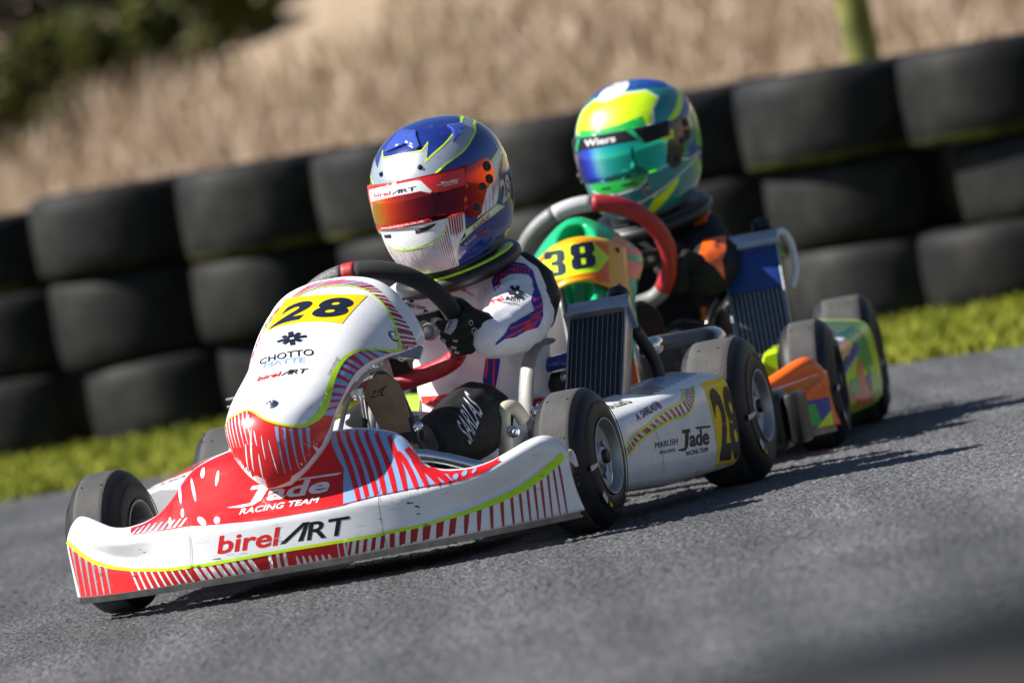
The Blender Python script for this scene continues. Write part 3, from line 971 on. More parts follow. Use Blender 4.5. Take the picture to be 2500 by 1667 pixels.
# seat stay and cream edge bracket on the driver's left
st = MB(); st.add(*g_tube(spline([(.262, .60, .335), (.247, .56, .330), (.237, .52, .30), (.226, .50, .24), (.222, .49, .195), (.232, .47, .175)], 30), .013, 12, sq=(.45, 1.25)))
st.build('seat_stay', m_grey, kart1)
st = MB(); st.add(*g_tube(spline([(.262, .335, .205), (.252, .32, .232), (.236, .31, .232), (.229, .305, .205), (.228, .30, .16), (.218, .29, .12)], 30), .014, 12, sq=(1, .7)))
st.build('seat_bracket', m_cream, kart1)
bolt(kart1, (.248, .30, .190), (.6, -1, 0), .007)
bolt(kart1, (.256, .44, .215), (.6, -1, 0), .006)

# left of the seat: battery box under a blue bar, pipes
sharp(mesh('battery_box', *g_box((.245, .74, .225), (.15, .14, .10), bev=.012, seg=3), m_dark, kart1))
mesh('blue_bar', *g_tube([(.165, .655, .282), (.235, .665, .290), (.33, .675, .298)], .014, 14), m_bluebar, kart1)
for p in ((.198, .668, .243), (.262, .668, .262)): bolt(kart1, p, (.2, -1, .1), .006)
mesh('clutch_disc', *g_lathe([(-.006, .03), (.006, .03), (.006, .012), (-.006, .012), (-.006, .03)], 30, (.222, .60, .205), 'y'), m_redleather, kart1)
bolt(kart1, (.228, .59, .215), (.5, -1, 0), .008)
sharp(mesh('water_pump_pipe', *g_box((.405, .78, .287), (.045, .05, .034), bev=.012, seg=3), m_chrome, kart1))
mesh('radiator_hose', *g_tube(spline([(.40, .70, .33), (.425, .72, .25), (.42, .70, .17), (.36, .60, .11)], 24), .012, 12), m_dark, kart1)
sharp(mesh('airbox', *g_box((.40, 1.02, .235), (.17, .12, .13), bev=.03, seg=4), m_gloss, kart1))
sharp(mesh('engine', *g_box((-.30, .72, .16), (.20, .22, .18), bev=.02, seg=2), m_steel, kart1))
sharp(mesh('fuel_tank', *g_box((.0, .14, .10), (.20, .18, .10), bev=.025, seg=3), m_cream, kart1))
for i in range(6):
    sharp(mesh('cooling_fin', *g_box((-.30, .72, .262+.014*i), (.17, .18, .004), bev=.001), m_alu, kart1))

# pedals
def pedal(x, y, z):
    p = MB()
    p.add(*g_tube(spline([(x-.03, y+.02, .06), (x-.035, y-.01, z-.06), (x-.03, y-.03, z+.055)], 12), .006, 10))
    p.build('pedal', m_chrome, kart1)
    q = MB().add(*g_box((x+.015, y-.035, z-.045), (.12, .014, .020), rot=(0, .05, 0), bev=.004)).add(*g_box((x+.062, y-.045, z-.035), (.012, .04, .05), bev=.004))
    sharp(q.build('pedal_crossbar', m_dark, kart1))
    bolt(kart1, (x+.072, y-.06, z-.03), (.8, -1, 0), .006)
pedal(.11, -.02, .27); pedal(-.11, -.02, .27)

# hoses, cables and brackets behind the nose
for k, (pts_, r, m) in enumerate((([(.06, -.12, .17), (.075, -.05, .26), (.06, .02, .32), (.03, .10, .33)], .006, m_dark), ([(.10, -.10, .16), (.12, .0, .20), (.10, .10, .17), (.06, .2, .12)], .005, m_dark),
                                ([(.02, -.10, .20), (.04, -.02, .30), (.07, .03, .345), (.10, .05, .35)], .0045, m_steel), ([(.16, .02, .10), (.18, .10, .16), (.17, .22, .13)], .006, m_dark), ([(.05, .0, .12), (.08, .02, .24), (.085, .06, .33)], .0075, m_chrome))):
    mesh('hose' if m is m_dark else 'link_rod', *g_tube(spline(pts_, 20), r, 10), m, kart1)
br = MB().add(*g_box((.115, .13, .372), (.075, .035, .010), rot=(.5, .2, .1), bev=.003)).add(*g_box((.085, .10, .345), (.014, .05, .07), rot=(.6, .1, 0), bev=.003))
sharp(br.build('nose_bracket', m_alu, kart1))
mesh('hub_boss', *g_lathe([(-.012, .014), (.004, .017), (.010, .012), (.012, .0004)], 20, (.150, .21, .398), 'y'), m_steel, kart1)
for p in ((.075, .04, .352), (.062, -.02, .315), (.118, .122, .366)): bolt(kart1, p, (.3, -1, .4), .0065)

blob('seat_pad', [((.222, .665, .492), (.022, .02, .016), (.252, .660, .455), (.026, .024, .02)), ((.252, .660, .455), (.026, .024, .02), (.262, .655, .415), (.026, .024, .02)), ((.262, .655, .415), (.026, .024, .02), (.250, .65, .372), .018)], m_dark, kart1, voxel=.006, smooth=4)

# ------------------------------------------------------------------ drivers
HT = [(-0.128, 0.08, 0.104, 0.085), (-0.122, 0.09, 0.114, 0.095), (-0.1, 0.107, 0.134, 0.114), (-0.065, 0.119, 0.145, 0.128), (-0.02, 0.126, 0.146, 0.137), (0.02, 0.1275, 0.143, 0.141), (0.05, 0.125, 0.136, 0.138), (0.08, 0.115, 0.12, 0.126), (0.105, 0.096, 0.098, 0.106), (0.125, 0.066, 0.068, 0.074), (0.134, 0.038, 0.04, 0.044), (0.138, 0.004, 0.004, 0.004)]
_hz = [h[0] for h in HT]
_hs = np.array([list(p) for p in spline(HT, 400)])
def helmet_pt(az, z, k=1.0):
    """helmet shell: az = 0 straight ahead (-y), positive to the driver's left (+x)"""
    w, fr, bk = (float(np.interp(z, _hs[:, 0], _hs[:, i])) for i in (1, 2, 3))
    s, c = math.sin(az), math.cos(az)
    L = fr if c > 0 else bk
    n = 2.25
    r = (abs(s/w)**n+abs(c/L)**n)**(-1/n)
    lift = .030*(1-c)/2*min(1, max(0, -z/.128))**1.5          # the shell's rim rises towards the nape
    return Vector((r*s*k, -r*c*k, (z+lift)*k))
def helmet_surf(az, z):
    p = helmet_pt(az, z); e = 1e-3
    a = helmet_pt(az+e, z)-helmet_pt(az-e, z); b = helmet_pt(az, z+e)-helmet_pt(az, z-e)
    n = a.cross(b)
    if n.length < 1e-12: return p, Vector((0, 0, 1))
    n.normalize()
    return (p, n if n.dot(p) > 0 else -n)

def helmet(parent, c, rot, mshell, mvisor, mtrim, vz0=-.0325, vz1=.0495, mplate=None):
    root = empty('helmet', c, rot, parent)
    root.scale = (.95, .95, 1.035)
    zs = [p[0] for p in spline([(z,) for z in _hz], 46)]
    rows = [[helmet_pt(a, z) for a in np.linspace(-math.pi, math.pi, 72, endpoint=False)] for z in zs]
    v, f = g_grid(rows, cu=True)
    sh = mesh('helmet_shell', v, f+[tuple((len(rows)-1)*72+k for k in range(72))], mshell, root)
    # rolled rubber edge and dark lining round the neck opening
    pr = [helmet_pt(a, -.128) for a in np.linspace(0, math.tau, 48, endpoint=False)]
    mesh('neck_roll', *g_tube(pr, .007, 8, closed=True), mtrim, root)
    mesh('lining', *g_grid([[(p.x*k, p.y*k, z) for p in pr] for k, z in ((.97, -.128), (.8, -.11), (.05, -.09))], cu=True), mtrim, root)
    # visor, bulging a little proud of the shell
    rows = []
    for i in range(15):
        z = vz0+(vz1-vz0)*i/14
        row = []
        for k in range(49):
            a = -1.06+2.12*k/48
            zz = z
            p, n = helmet_surf(a, zz)
            edge = min(i, 14-i)/14; q = p+n*(.0042*min(1, edge*9)**.5+.0012)
            row.append(q)
        rows.append(row)
    v, f = g_grid(rows)
    vz = mesh('visor', v, f, mvisor, root)
    # pivot plates and screws
    for s in (-1, 1):
        pl = []
        for (a, z) in ((1.0, .045), (1.342, .0505), (1.47, .048), (1.515, .036), (1.519, .020), (1.476, .007), (1.273, .0), (1.183, -.017), (1.04, -.043), (.90, -.044), (.80, -.029)): pl.append((s*a, z))
        decal('pivot_plate', poly(pl), helmet_surf, mplate or mvisor, root, off=.0062, g=.01, scale=(.125, 1))
        for (a, z, r) in ((1.38, .036, .0085), (1.36, .0137, .0080), (1.19, .005, .0065), (1.01, -.028, .0065)):
            p, n = helmet_surf(s*a, z)
            q = n.to_track_quat('Z', 'Y')
            vv, ff = g_lathe([(.004, r*1.15), (.0095, r), (.0105, r*.8), (.0105, r*.4), (.009, r*.35), (.009, .0002)], 16, axis='z')
            mesh('visor_screw', [q @ Vector(x)+p for x in vv], ff, mtrim, root)
    return root, sh, vz

def glove(person, m, side, G, o, n, t, wrist, elbow):
    """driving glove closed round the rim: G grip centre, o outwards, n to the front, t down the rim"""
    G, o, n, t, wrist, elbow = (Vector(x) for x in (G, o, n, t, wrist, elbow))
    fd = (elbow-wrist).normalized()
    caps = []
    fl = [(-.030, 1.1), (-.0105, 1.18), (.0095, 1.12), (.028, .95)]
    for d, L in fl:
        k = G+t*d
        a = k+o*.034+n*.004; b = k+o*.017*L+n*.030; c = k-o*.012*L+n*.0285; e = k-o*.0255*L+n*.009
        caps += [(a, .0112, b, .0110), (b, .0110, c, .0102), (c, .0102, e, .0086)]
        caps.append((a, .0130, wrist+t*d*.6+n*.006, .025))
    caps.append((wrist, .036, wrist+fd*.026, .0445))
    caps.append((G+o*.034-n*.012-t*.01, .015, wrist, .026))
    th = [wrist*.55+(G+o*.03-n*.022-t*.02)*.45, G+o*.012-n*.026-t*.036, G-o*.006-n*.020-t*.052, G-o*.014-n*.012-t*.064]
    for i in range(3): caps.append((th[i], .0125-.001*i, th[i+1], .0115-.0012*i))
    g = blob('glove', caps, m, person, voxel=.0031, smooth=2, wrinkle=.0009, wfreq=60)
    return g

def boot(person, m, msole, toe, heel, ankle, side):
    toe, heel, ankle = Vector(toe), Vector(heel), Vector(ankle)
    ax = (toe-heel); L = ax.length; ax.normalize()
    nn = Vector((0, -1, 0)); nn = (nn-ax*nn.dot(ax)).normalized()      # sole faces forward
    sd = ax.cross(nn)
    out = [(0, .012), (.01, .022), (.05, .026), (.09, .024), (.13, .031), (.165, .035), (.19, .031), (.205, .018), (.210, 0)]
    out = [(a/.21*L, b) for a, b in out]
    lp = [(a, b) for a, b in out]+[(a, -b*.92) for a, b in out[::-1][1:]]
    v = []
    for d in (0, -.011):
        v += [heel+ax*a+sd*b+nn*d for a, b in lp]
    k = len(lp)
    f = [tuple(range(k)), tuple(range(2*k-1, k-1, -1))]+[(i, i+k, (i+1) % k+k, (i+1) % k) for i in range(k)]
    sharp(mesh('boot_sole', v, f, msole, person), 40)
    c = lambda a, b, d: heel+ax*(a*L)+sd*b-nn*d
    caps = [(c(.15, 0, .03), .028, c(.5, 0, .035), .030), (c(.5, 0, .035), .030, c(.8, 0, .032), .029), (c(.8, 0, .030), .029, c(.93, 0, .024), .019),
            (c(.18, 0, .035), .032, ankle, .040), (c(.5, 0, .04), .030, ankle, .036)]
    return blob('boot', caps, m, person, voxel=.005, smooth=3)

def driver(loc, yaw, name_label, msuit, mglove, mboot, msole, mpad, wr=.0066, lean=0, soft=3):
    caps = [((.10, .63, .15), (.14, .11, .095), (.11, .66, .24), (.125, .095, .08)),
            ((.11, .66, .24), (.122, .095, .08), (.115, .645, .33), (.13, .10, .085)),
            ((.115, .645, .33), (.13, .10, .085), (.125, .615, .425), (.125, .09, .065)),
            ((.05, .595, .452), .060, (.205, .59, .452), .060),
            ((.13, .585, .48), .050, (.13, .565, .56), .048),
            ((.132, .55, .60), .075, (.132, .54, .66), .080),
            ((.207, .588, .440), .066, (.254, .475, .388), .058), ((.254, .475, .388), .058, (.236, .378, .374), .047), ((.236, .378, .374), .046, (.226, .352, .372), .042),
            ((.03, .58, .442), .062, (-.06, .455, .378), .055), ((-.06, .455, .378), .056, (-.125, .352, .395), .040),
            ((.15, .61, .15), .085, (.165, .315, .215), .060), ((.165, .315, .215), .060, (.138, .07, .195), .038),
            ((.05, .61, .15), .085, (-.03, .305, .22), .060), ((-.03, .305, .22), .060, (-.11, .07, .195), .038)]
    sh_, el_, wr_ = Vector((.222, .585, .442)), Vector((.268, .470, .388)), Vector((.228, .352, .372))
    def fold(c, d):
        if c.z > .5: return d*.2
        for s in (1, -1):
            q = c if s > 0 else Vector((.235-c.x, c.y, c.z))
            for a, b, k in ((sh_, el_, 1), (el_, wr_, -1)):
                ax = b-a; L = ax.length; t = (q-a).dot(ax)/L
                r = ((q-a)-ax/L*t).length
                if 0 < t < L and r < .085:
                    e = (L-t) if k > 0 else t            # distance from the elbow
                    d += 1.15*math.sin(t*math.tau/.030+5*noise.noise(q*11)+3*noise.noise(q*25))*math.exp(-(e/.060)**2)*(.5+noise.noise(q*9+Vector((3, 1, 2))))
        if c.z < .34 and abs(c.y-.56) < .12:                     # creases across the waist
            d += .9*math.sin((c.z*1.2+c.x*.5)*math.tau/.055+4*noise.noise(c*8))*(.4+noise.noise(c*7))
        return d
    p = blob('person', caps, msuit, None, voxel=.0065, smooth=soft, wrinkle=wr, wfreq=17, fold=fold)
    p.location = loc; p.rotation_euler = (0, 0, -yaw)
    tag(p, name_label, 'person')
    t35 = R_(35)
    n = (0, -math.cos(t35), -math.sin(t35)); t = (.05, math.sin(t35), -math.cos(t35))
    gl = glove(p, mglove, 1, (.168, .341, .393), (1, 0, 0), n, t, (.226, .356, .374), (.268, .470, .388))
    glove(p, mglove, -1, (-.128, .315, .430), (-1, 0, 0), n, t, (-.172, .345, .405), (-.06, .455, .378))
    # wrist cuffs
    bo = boot(p, mboot, msole, (.110, -.045, .342), (.140, -.005, .13), (.137, .075, .20), 1)
    boot(p, mboot, msole, (-.115, -.045, .342), (-.12, -.005, .13), (-.11, .075, .20), -1)
    kp = blob('knee_pad', [((.168, .355, .222), (.071, .055, .071), (.160, .245, .207), (.066, .055, .066)), ((.160, .245, .207), .065, (.150, .175, .2), .058), ((.150, .175, .2), .058, (.140, .09, .195), .048)], mpad, p, voxel=.005, smooth=4, wrinkle=.0022, wfreq=30)
    blob('knee_pad', [((-.033, .345, .227), (.066, .05, .066), (-.045, .245, .212), (.060, .05, .060))], mpad, p, voxel=.006, smooth=4, wrinkle=.0015, wfreq=30)
    return p, gl, kp

def collar(person, c, rx, ry, r, m, m2, tilt=(0, 0, 0)):
    root = empty('neck_brace', c, tilt, person)
    P = [(rx*math.cos(a), ry*math.sin(a), .012*math.sin(a)) for a in np.linspace(0, math.tau, 48, endpoint=False)]
    mesh('brace_ring', *g_tube(P, r, 14, closed=True, sq=(.85, 1.2)), m, root)
    P2 = [(rx*1.03*math.cos(a), ry*1.05*math.sin(a), .012*math.sin(a)+r*.62) for a in np.linspace(-2.6, .35, 30)]
    mesh('brace_panel', *g_tube(P2, [r*.62*min(1, .3+.25*min(i, 29-i)) for i in range(30)], 12, sq=(.42, 1.0)), m2, root)
    P3 = [(rx*1.05*math.cos(a), ry*1.08*math.sin(a), .012*math.sin(a)+r*.80) for a in np.linspace(-1.9, -.25, 20)]
    mesh('brace_inlay', *g_tube(P3, [r*.34*min(1, .2+.2*min(i, 19-i)) for i in range(20)], 10, sq=(.5, 1.0)), m, root)
    return root

m_suit = mat('white_race_suit', (.76, .77, .82), .85, var=.04, vs=12, bump=.35, bs=320, sheen=.2)
m_blacksuit = mat('black_race_suit', (.014, .015, .020), .8, var=.2, vs=20, bump=.4, bs=320, spec=.3)
m_glove = mat('black_glove', (.014, .014, .015), .8, var=.25, vs=60, bump=.5, bs=420, spec=.3)
m_boot = mat('black_boot', (.014, .014, .015), .6, var=.2, vs=50)
m_pad = mat('black_neoprene', (.013, .013, .014), .75, var=.3, vs=30, bump=.3, bs=300, spec=.3)
m_hblue = wrap('helmet_blue', (.012, .03, .22), rough=.15, coat=1, var=.25, vs=14)
m_hsilver = wrap('helmet_silver', (.50, .54, .60), rough=.3, metal=.55, coat=1)
m_trim = mat('black_trim', (.012, .012, .013), .5)
def iridium(name, stops, rough=.06):
    """mirror-coated visor: the film's colour shifts with the angle it is seen at"""
    m, t, b = principled(name)
    lw = t.nodes.new('ShaderNodeLayerWeight'); lw.inputs[0].default_value = .45
    rp = t.nodes.new('ShaderNodeValToRGB'); e = rp.color_ramp.elements
    while len(e) < len(stops): e.new(.5)
    for i, (p, c) in enumerate(stops): e[i].position = p; e[i].color = (*c, 1)
    t.links.new(lw.outputs['Facing'], rp.inputs[0]); t.links.new(rp.outputs[0], b.inputs['Base Color'])
    b.inputs['Metallic'].default_value = .85; b.inputs['Roughness'].default_value = rough
    b.inputs['Coat Weight'].default_value = .4
    return m
m_visor1 = iridium('orange_mirror_visor', [(0, (.10, .002, .02)), (.12, (.30, .006, .015)), (.28, (.78, .06, .006)), (.45, (.95, .28, .01)), (.7, (.95, .55, .05))])
m_visor2 = iridium('blue_green_mirror_visor', [(0, (.0, .42, .30)), (.10, (.02, .62, .50)), (.18, (.20, .75, .85)), (.30, (.05, .12, .95)), (.50, (.02, .03, .6)), (.8, (.01, .02, .15))])

drv1, glove1, pad1 = driver(kart1.location, YAW1, 'kart driver in white, blue and red suit and blue helmet steering the leading kart', m_suit, m_glove, m_boot, m_wood, m_pad)
hel1, shell1, vis1 = helmet(drv1, (.134, .53, .639), (R_(6), 0, R_(-19)), m_hblue, m_visor1, m_trim)
collar(drv1, (.127, .560, .497), .098, .104, .021, m_dark, m_lime, (R_(6), R_(-6), 0))

# ------------------------------------------------------------------ print on the leading kart
def sheared(f_, p0, p1, up, h, x):
    """unit coordinates (x along the line 0..1, y in capitals) -> plane"""
    p0 = np.array(p0, float); ax = np.array(p1, float)-p0; up = np.array(up, float)/np.linalg.norm(up)*h
    return [tuple(p0+ax*a+up*b) for a, b in f_]
def birel(surf, p0, p1, up, h, parent, mr, mb, off, g, scale=(1, 1)):
    P = lambda a: np.array(p0)+(np.array(p1)-np.array(p0))*a
    decal('lettering', text_at('birel', P(0), P(.475), h, bold=.022, up=up), surf, mr, parent, off, g, scale)
    A = poly(sheared([(.492, 0), (.538, 0), (.662, .80), (.632, 0), (.672, 0), (.700, 1), (.648, 1)], p0, p1, up, h, 0))
    RT = text_at('RT', P(.700), P(1), h, bold=.015, up=up)
    decal('lettering', join_ve(A, RT), surf, mb, parent, off, g, scale)
def stripe(a, b, w0, w1=None):
    """tapering stripe from a to b, horizontal widths w0, w1"""
    w1 = w0 if w1 is None else w1
    return [(a[0]-w0/2, a[1]), (a[0]+w0/2, a[1]), (b[0]+w1/2, b[1]), (b[0]-w1/2, b[1])]
def drop(cx, cz, rx, rz, tilt=0, n=14):
    c, s = math.cos(tilt), math.sin(tilt)
    return [(cx+rx*math.cos(t)*c-rz*math.sin(t)*s, cz+rx*math.cos(t)*s+rz*math.sin(t)*c) for t in np.linspace(0, math.tau, n, endpoint=False)]
def jade(surf, p0, p1, h, up, parent, m, off, g, scale=(1, 1)):
    P = lambda f_: sheared(f_, p0, p1, up, h, 0)
    T = text_at('ade', P([(.26, 0)])[0], P([(.97, 0)])[0], h*.92, bold=.03, up=up)
    J = poly(P([(-.20, -.10), (.08, -.02), (.12, .78), (.02, .78), (.03, 1.0), (.30, 1.0), (.30, .78), (.24, .78), (.20, .05), (.12, -.18), (-.02, -.22)]))
    bar = poly(P([(.52, 1.06), (1.06, 1.02), (1.02, .90), (.52, .92)]))
    decal('lettering', join_ve(J), surf, m, parent, off, g, scale)
    decal('lettering', T, surf, m, parent, off, g, scale)
    decal('lettering', bar, surf, m, parent, off, g, scale)

bs = proj(bumper, (1, 0, 0), (0, 0, 1), (0, 1, 0))
topx = lambda x, d=.0012: (x, bump_top(x)-d)
low = [(-.312, .168), (-.303, .1465), (-.265, .145), (-.183, .146), (-.129, .141), (-.034, .1355), (.084, .1355), (.114, .137), (.169, .141), (.229, .142), (.293, .140), (.32, .142), (.35, .147), (.377, .161)]
decal('red_panel', poly(low+[topx(x) for x in np.linspace(.372, -.308, 60)]), bs, m_red, bumper, .0008, .0045)
blue = [(.080, .2426), (.095, .215), (.107, .1965), (.109, .165), (.112, .138), (.169, .1418), (.229, .1428), (.300, .1435), (.290, .155), (.254, .1695), (.238, .179)]
decal('pale_blue_panel', poly(blue+[topx(x) for x in np.linspace(.231, .078, 26)]), bs, m_lblue, bumper, .0015, .0045)
hs = [[.0863, .2604], [.1392, .1396], [.1031, .2588], [.1537, .1417], [.1199, .2565], [.1693, .1424], [.1379, .2526], [.1838, .1422], [.1573, .2464], [.2016, .1424], [.1803, .2378], [.2193, .1427], [.2006, .2082], [.2385, .1421], [.2118, .2115], [.2565, .1419], [.2373, .1796], [.2767, .1417], [.2538, .1706], [.2931, .1421]]
for i in range(0, len(hs), 2):
    a, b = hs[i], hs[i+1]
    k = [(a[0]+(b[0]-a[0])*t+.004*math.sin(math.pi*t), a[1]+(b[1]-a[1])*t) for t in np.linspace(.0, 1, 12)]
    decal('red_stripe', band(k, [.0056+.003*math.sin(t*2.6) for t in np.linspace(0, 1, 12)]), bs, m_red, bumper, .0021, .004)
for x0, z0, z1 in ((.304, .154, .144), (.318, .156, .147), (.334, .156, .150)):
    decal('pale_blue_drop', poly(drop(x0, (z0+z1)/2, .0045, (z0-z1)/2, .9)), bs, m_lblue, bumper, .0016, .004)
for i in range(9):
    x = -.300+.0125*i
    decal('pale_stripe', poly(stripe((x+.012, min(.160, bump_top(x)-.004)), (x-.001, .1468), .004, .006)), bs, m_lblue if i < 6 else m_white, bumper, .0016, .004)
for cx, cz, rx, rz, t in ((-.1645, .231, .0045, .009, .1), (-.1335, .218, .0035, .013, -.05), (-.207, .20, .003, .016, .25), (-.198, .169, .0035, .008, .2), (-.222, .156, .003, .010, .2), (-.156, .150, .005, .012, .9), (-.1255, .1475, .0055, .007, .8), (-.18, .205, .003, .022, .35)):  # printed white drops; the last, longest one is a sun glint painted on
    decal('white_drop_and_glint', poly(drop(cx, cz, rx, rz, t)), bs, m_white, bumper, .0016, .004)
jade(bs, (-.076, .1675), (.086, .1635), .0285, (.010, .03), bumper, m_white, .0018, .004)
decal('lettering', text_at('RACING TEAM', (-.0825, .1505), (.0639, .148), .0104, bold=.02, up=(.0045, .0106)), bs, m_white, bumper, .0018, .004)
birel(bs, (-.133, .0905), (.109, .0864), (.0128, .0352), .0335, bumper, m_red, m_black, .0004, .005)
# lower band: red with white stripes on the far side, white with red stripes on the near side
zl = lambda x: lerp_tab(ZL, abs(x))
decal('red_band', poly([(x, zl(x)) for x in np.linspace(-.466, .108, 60)]+[(x, ZB+.0008) for x in np.linspace(.100, -.462, 60)]), bs, m_red, bumper, .0005, .008)
wl = []
for i in range(9): wl.append((-.318+.0145*i, .0040))
for i in range(8): wl.append((-.182+.0152*i, .0082))
for x in (-.035, -.021, -.0075): wl.append((x, .0056))
wl += [(.102, .0042), (.090, .002)]
for i, (x, w) in enumerate(wl):
    sl = .010 if x < -.04 else -.003
    decal('white_stripe', poly(stripe((x, zl(x)-.001), (x+sl, ZB+.0012), w, w*1.15)), bs, m_white, bumper, .0009, .008)
for i in range(6):
    x = .012+.0115*i
    decal('white_spike', poly([(x-.0032, ZB+.0012), (x+.0032, ZB+.0012), (x+.0018, ZB+.014-.001*i), (x, ZB+.0175-.0015*i), (x-.0018, ZB+.014-.001*i)]), bs, m_white, bumper, .0009, .008)
for i in range(6):
    x = -.455+.0155*i
    decal('grey_stripe', poly(stripe((x, zl(x)-.003), (x-.004+.001*i, ZB+.002), .0066, .003)), bs, m_hsilver, bumper, .0009, .008)
rt = [[.1154, .0709], [.1275, .07], [.1411, .07], [.156, .071], [.1715, .0705], [.187, .07], [.2051, .0715], [.2253, .0725], [.246, .072], [.2681, .0737], [.2899, .0753], [.3116, .0781], [.3317, .0799], [.3508, .083], [.3675, .0867], [.3831, .0905], [.3963, .0936], [.4084, .097], [.4194, .1006], [.4303, .1041], [.4415, .1101], [.4505, .1153], [.4590, .1218]]
rb = [.1032, .1169, .1308, .1455, .1612, .1793, .1962, .2152, .2363, .2588, .2796, .3026, .3241, .3452, .3627, .3787, .3926, .4043, .4158, .4262, .4365, .4482, .4585]
for i, (a, b) in enumerate(zip(rt, rb)):
    nx = rt[i+1][0]-a[0] if i < len(rt)-1 else .009
    k = .36+.22*math.exp(-((a[0]-.24)/.06)**2)
    b2 = .45 if a[0] < .3 else .22
    k0 = [(a[0]+(b-a[0])*t, zl(a[0])*(1-t)+(ZB+.001)*t) for t in np.linspace(0, 1, 6)]
    decal('red_stripe', band(k0, [nx*(k+(b2-k)*t*t) for t in np.linspace(0, 1, 6)]), bs, m_dred, bumper, .0005, .008)
lx = np.linspace(-.468, .4685, 90)
decal('lime_line', band([(x, zl(x)) for x in lx], [.0055+.0085*sstep(.25, .46, x)+.002*sstep(.3, .46, -x) for x in lx]), bs, m_lime, bumper, .0013, .008)
m_seam = mat('dark_seam', (.10, .10, .11), .6)
for k in ([(-.2122, .2126), (-.198, .178), (-.1831, .1472), (-.183, .1058), (-.1938, .0502)], [(.1992, .2107), (.1829, .1791), (.1738, .1462), (.1724, .1077), (.171, .048)]):
    decal('film_seam', band([tuple(p) for p in spline(k, 24)], .0009), bs, m_seam, bumper, .0016, .008)
for p in ((.222, .1204), (.227, .119), (.2332, .1119), (.236, .110), (.2342, .098)):
    decal('scuff', poly(drop(p[0], p[1], .0030, .0012, random.uniform(-.6, .3), 8)), bs, m_ink, bumper, .0012, .006)

# nose panel
ns = proj(nose, (1, 0, 0), (0, .70711, .70711), (0, .70711, -.70711))
lime_low = [(-.106, -.006), (-.09, -.012), (-.0771, -.0177), (-.0612, -.025), (-.0355, -.0274), (-.0043, -.0564), (.0218, -.0697), (.0501, -.0721), (.0675, -.0627), (.084, -.0374), (.0928, -.001), (.0925, .048), (.0918, .1063), (.0967, .1536), (.1098, .1913), (.1261, .2155), (.1422, .2353), (.1547, .2561)]
lime_low = [tuple(p) for p in spline(lime_low, 70)]
edge_low = [(.166, .272), (.1494, .2425), (.1346, .203), (.1240, .1636), (.1165, .1218), (.1129, .0805), (.1098, .045), (.1055, .0083), (.0980, -.0264), (.0880, -.0555), (.0750, -.0816), (.0590, -.1044), (.0390, -.1250), (.0152, -.1372), (-.0155, -.1385), (-.045, -.1225), (-.066, -.098), (-.084, -.066), (-.098, -.035), (-.107, -.010)]
edge_low = [tuple(p) for p in spline(edge_low, 80)]
ns2 = proj(nose, (1, 0, 0), (0, .70711, .70711), (0, .70711, -.70711), snap=.05)
decal('red_panel', poly(lime_low+edge_low), ns2, m_red, nose, .0006, .004)
lime_up = [tuple(p) for p in spline([(.1547, .2561), (.153, .2782), (.1419, .3166), (.1276, .3503), (.1026, .3821), (.0745, .4032), (.0326, .4165), (-.0102, .42), (-.0408, .4102), (-.062, .3938), (-.085, .368), (-.103, .335), (-.118, .295), (-.128, .262)], 90)]
edge_up = [tuple(p) for p in spline([(.166, .272), (.1725, .296), (.1664, .3163), (.1542, .339), (.1401, .3586), (.1214, .3863), (.1041, .4085), (.082, .424), (.0559, .4336), (.0277, .4404), (-.0066, .443), (-.0332, .4371), (-.058, .4195), (-.088, .390), (-.112, .352), (-.130, .310), (-.140, .275)], 90)]
N_ = 52
for i in range(N_):
    a0, a1 = i/N_, (i+.52)/N_
    q = lambda L, t: L[min(89, int(t*89))]
    pa = [np.array(q(lime_up, a0)), np.array(q(lime_up, a1)), np.array(q(edge_up, a1)), np.array(q(edge_up, a0))]
    blue_gap = i > 20
    if blue_gap and i < 40:
        b1 = (i+1)/N_
        decal('pale_blue_stripe', poly([tuple(q(lime_up, a1)), tuple(q(lime_up, b1)), tuple(q(edge_up, b1)), tuple(q(edge_up, a1))]), ns, m_lblue, nose, .0006, .006)
    decal('red_stripe', poly([tuple(p) for p in pa]), ns, m_dred if i < 24 else m_red, nose, .0008, .006)
decal('lime_line', band(lime_low, [.0035+.004*sstep(.02, .12, i/69)*0+.0045*math.exp(-((i-45)/10)**2) for i in range(70)]), ns, m_lime, nose, .0016, .006)
decal('lime_line', band(lime_up[:78], .003), ns, m_lime, nose, .0016, .006)
# flowing pale blue stripes down the near flank, white flashes on the front
lf = lime_low[32:]; ef = edge_low[:46][::-1]
for i in range(2, 16):
    t0 = i/16
    f0, f1 = t0, t0+.5/16
    L = lambda t: np.array(lf[int(min(1, max(0, t))*(len(lf)-1))])
    E_ = lambda t: np.array(ef[int(min(1, max(0, t))*(len(ef)-1))])
    s_ = .20*(1-t0*.75)
    decal('pale_blue_stripe', poly([tuple(L(f0)), tuple(L(f1)), tuple(E_(f1+s_)*.96+L(f1)*.04), tuple(E_(f0+s_)*.96+L(f0)*.04)]), ns, m_lblue if i < 13 else m_white, nose, .0010, .005)
for a, b in (((.0567, -.073), (.0534, -.110)), ((.0432, -.076), (.042, -.1215)), ((.0314, -.0758), (.0293, -.1275)), ((.0191, -.074), (.0186, -.131)), ((.068, -.066), (.064, -.097))):
    decal('pale_blue_stripe', poly(stripe(a, b, .0062, .0016)), ns, m_lblue, nose, .0010, .006)
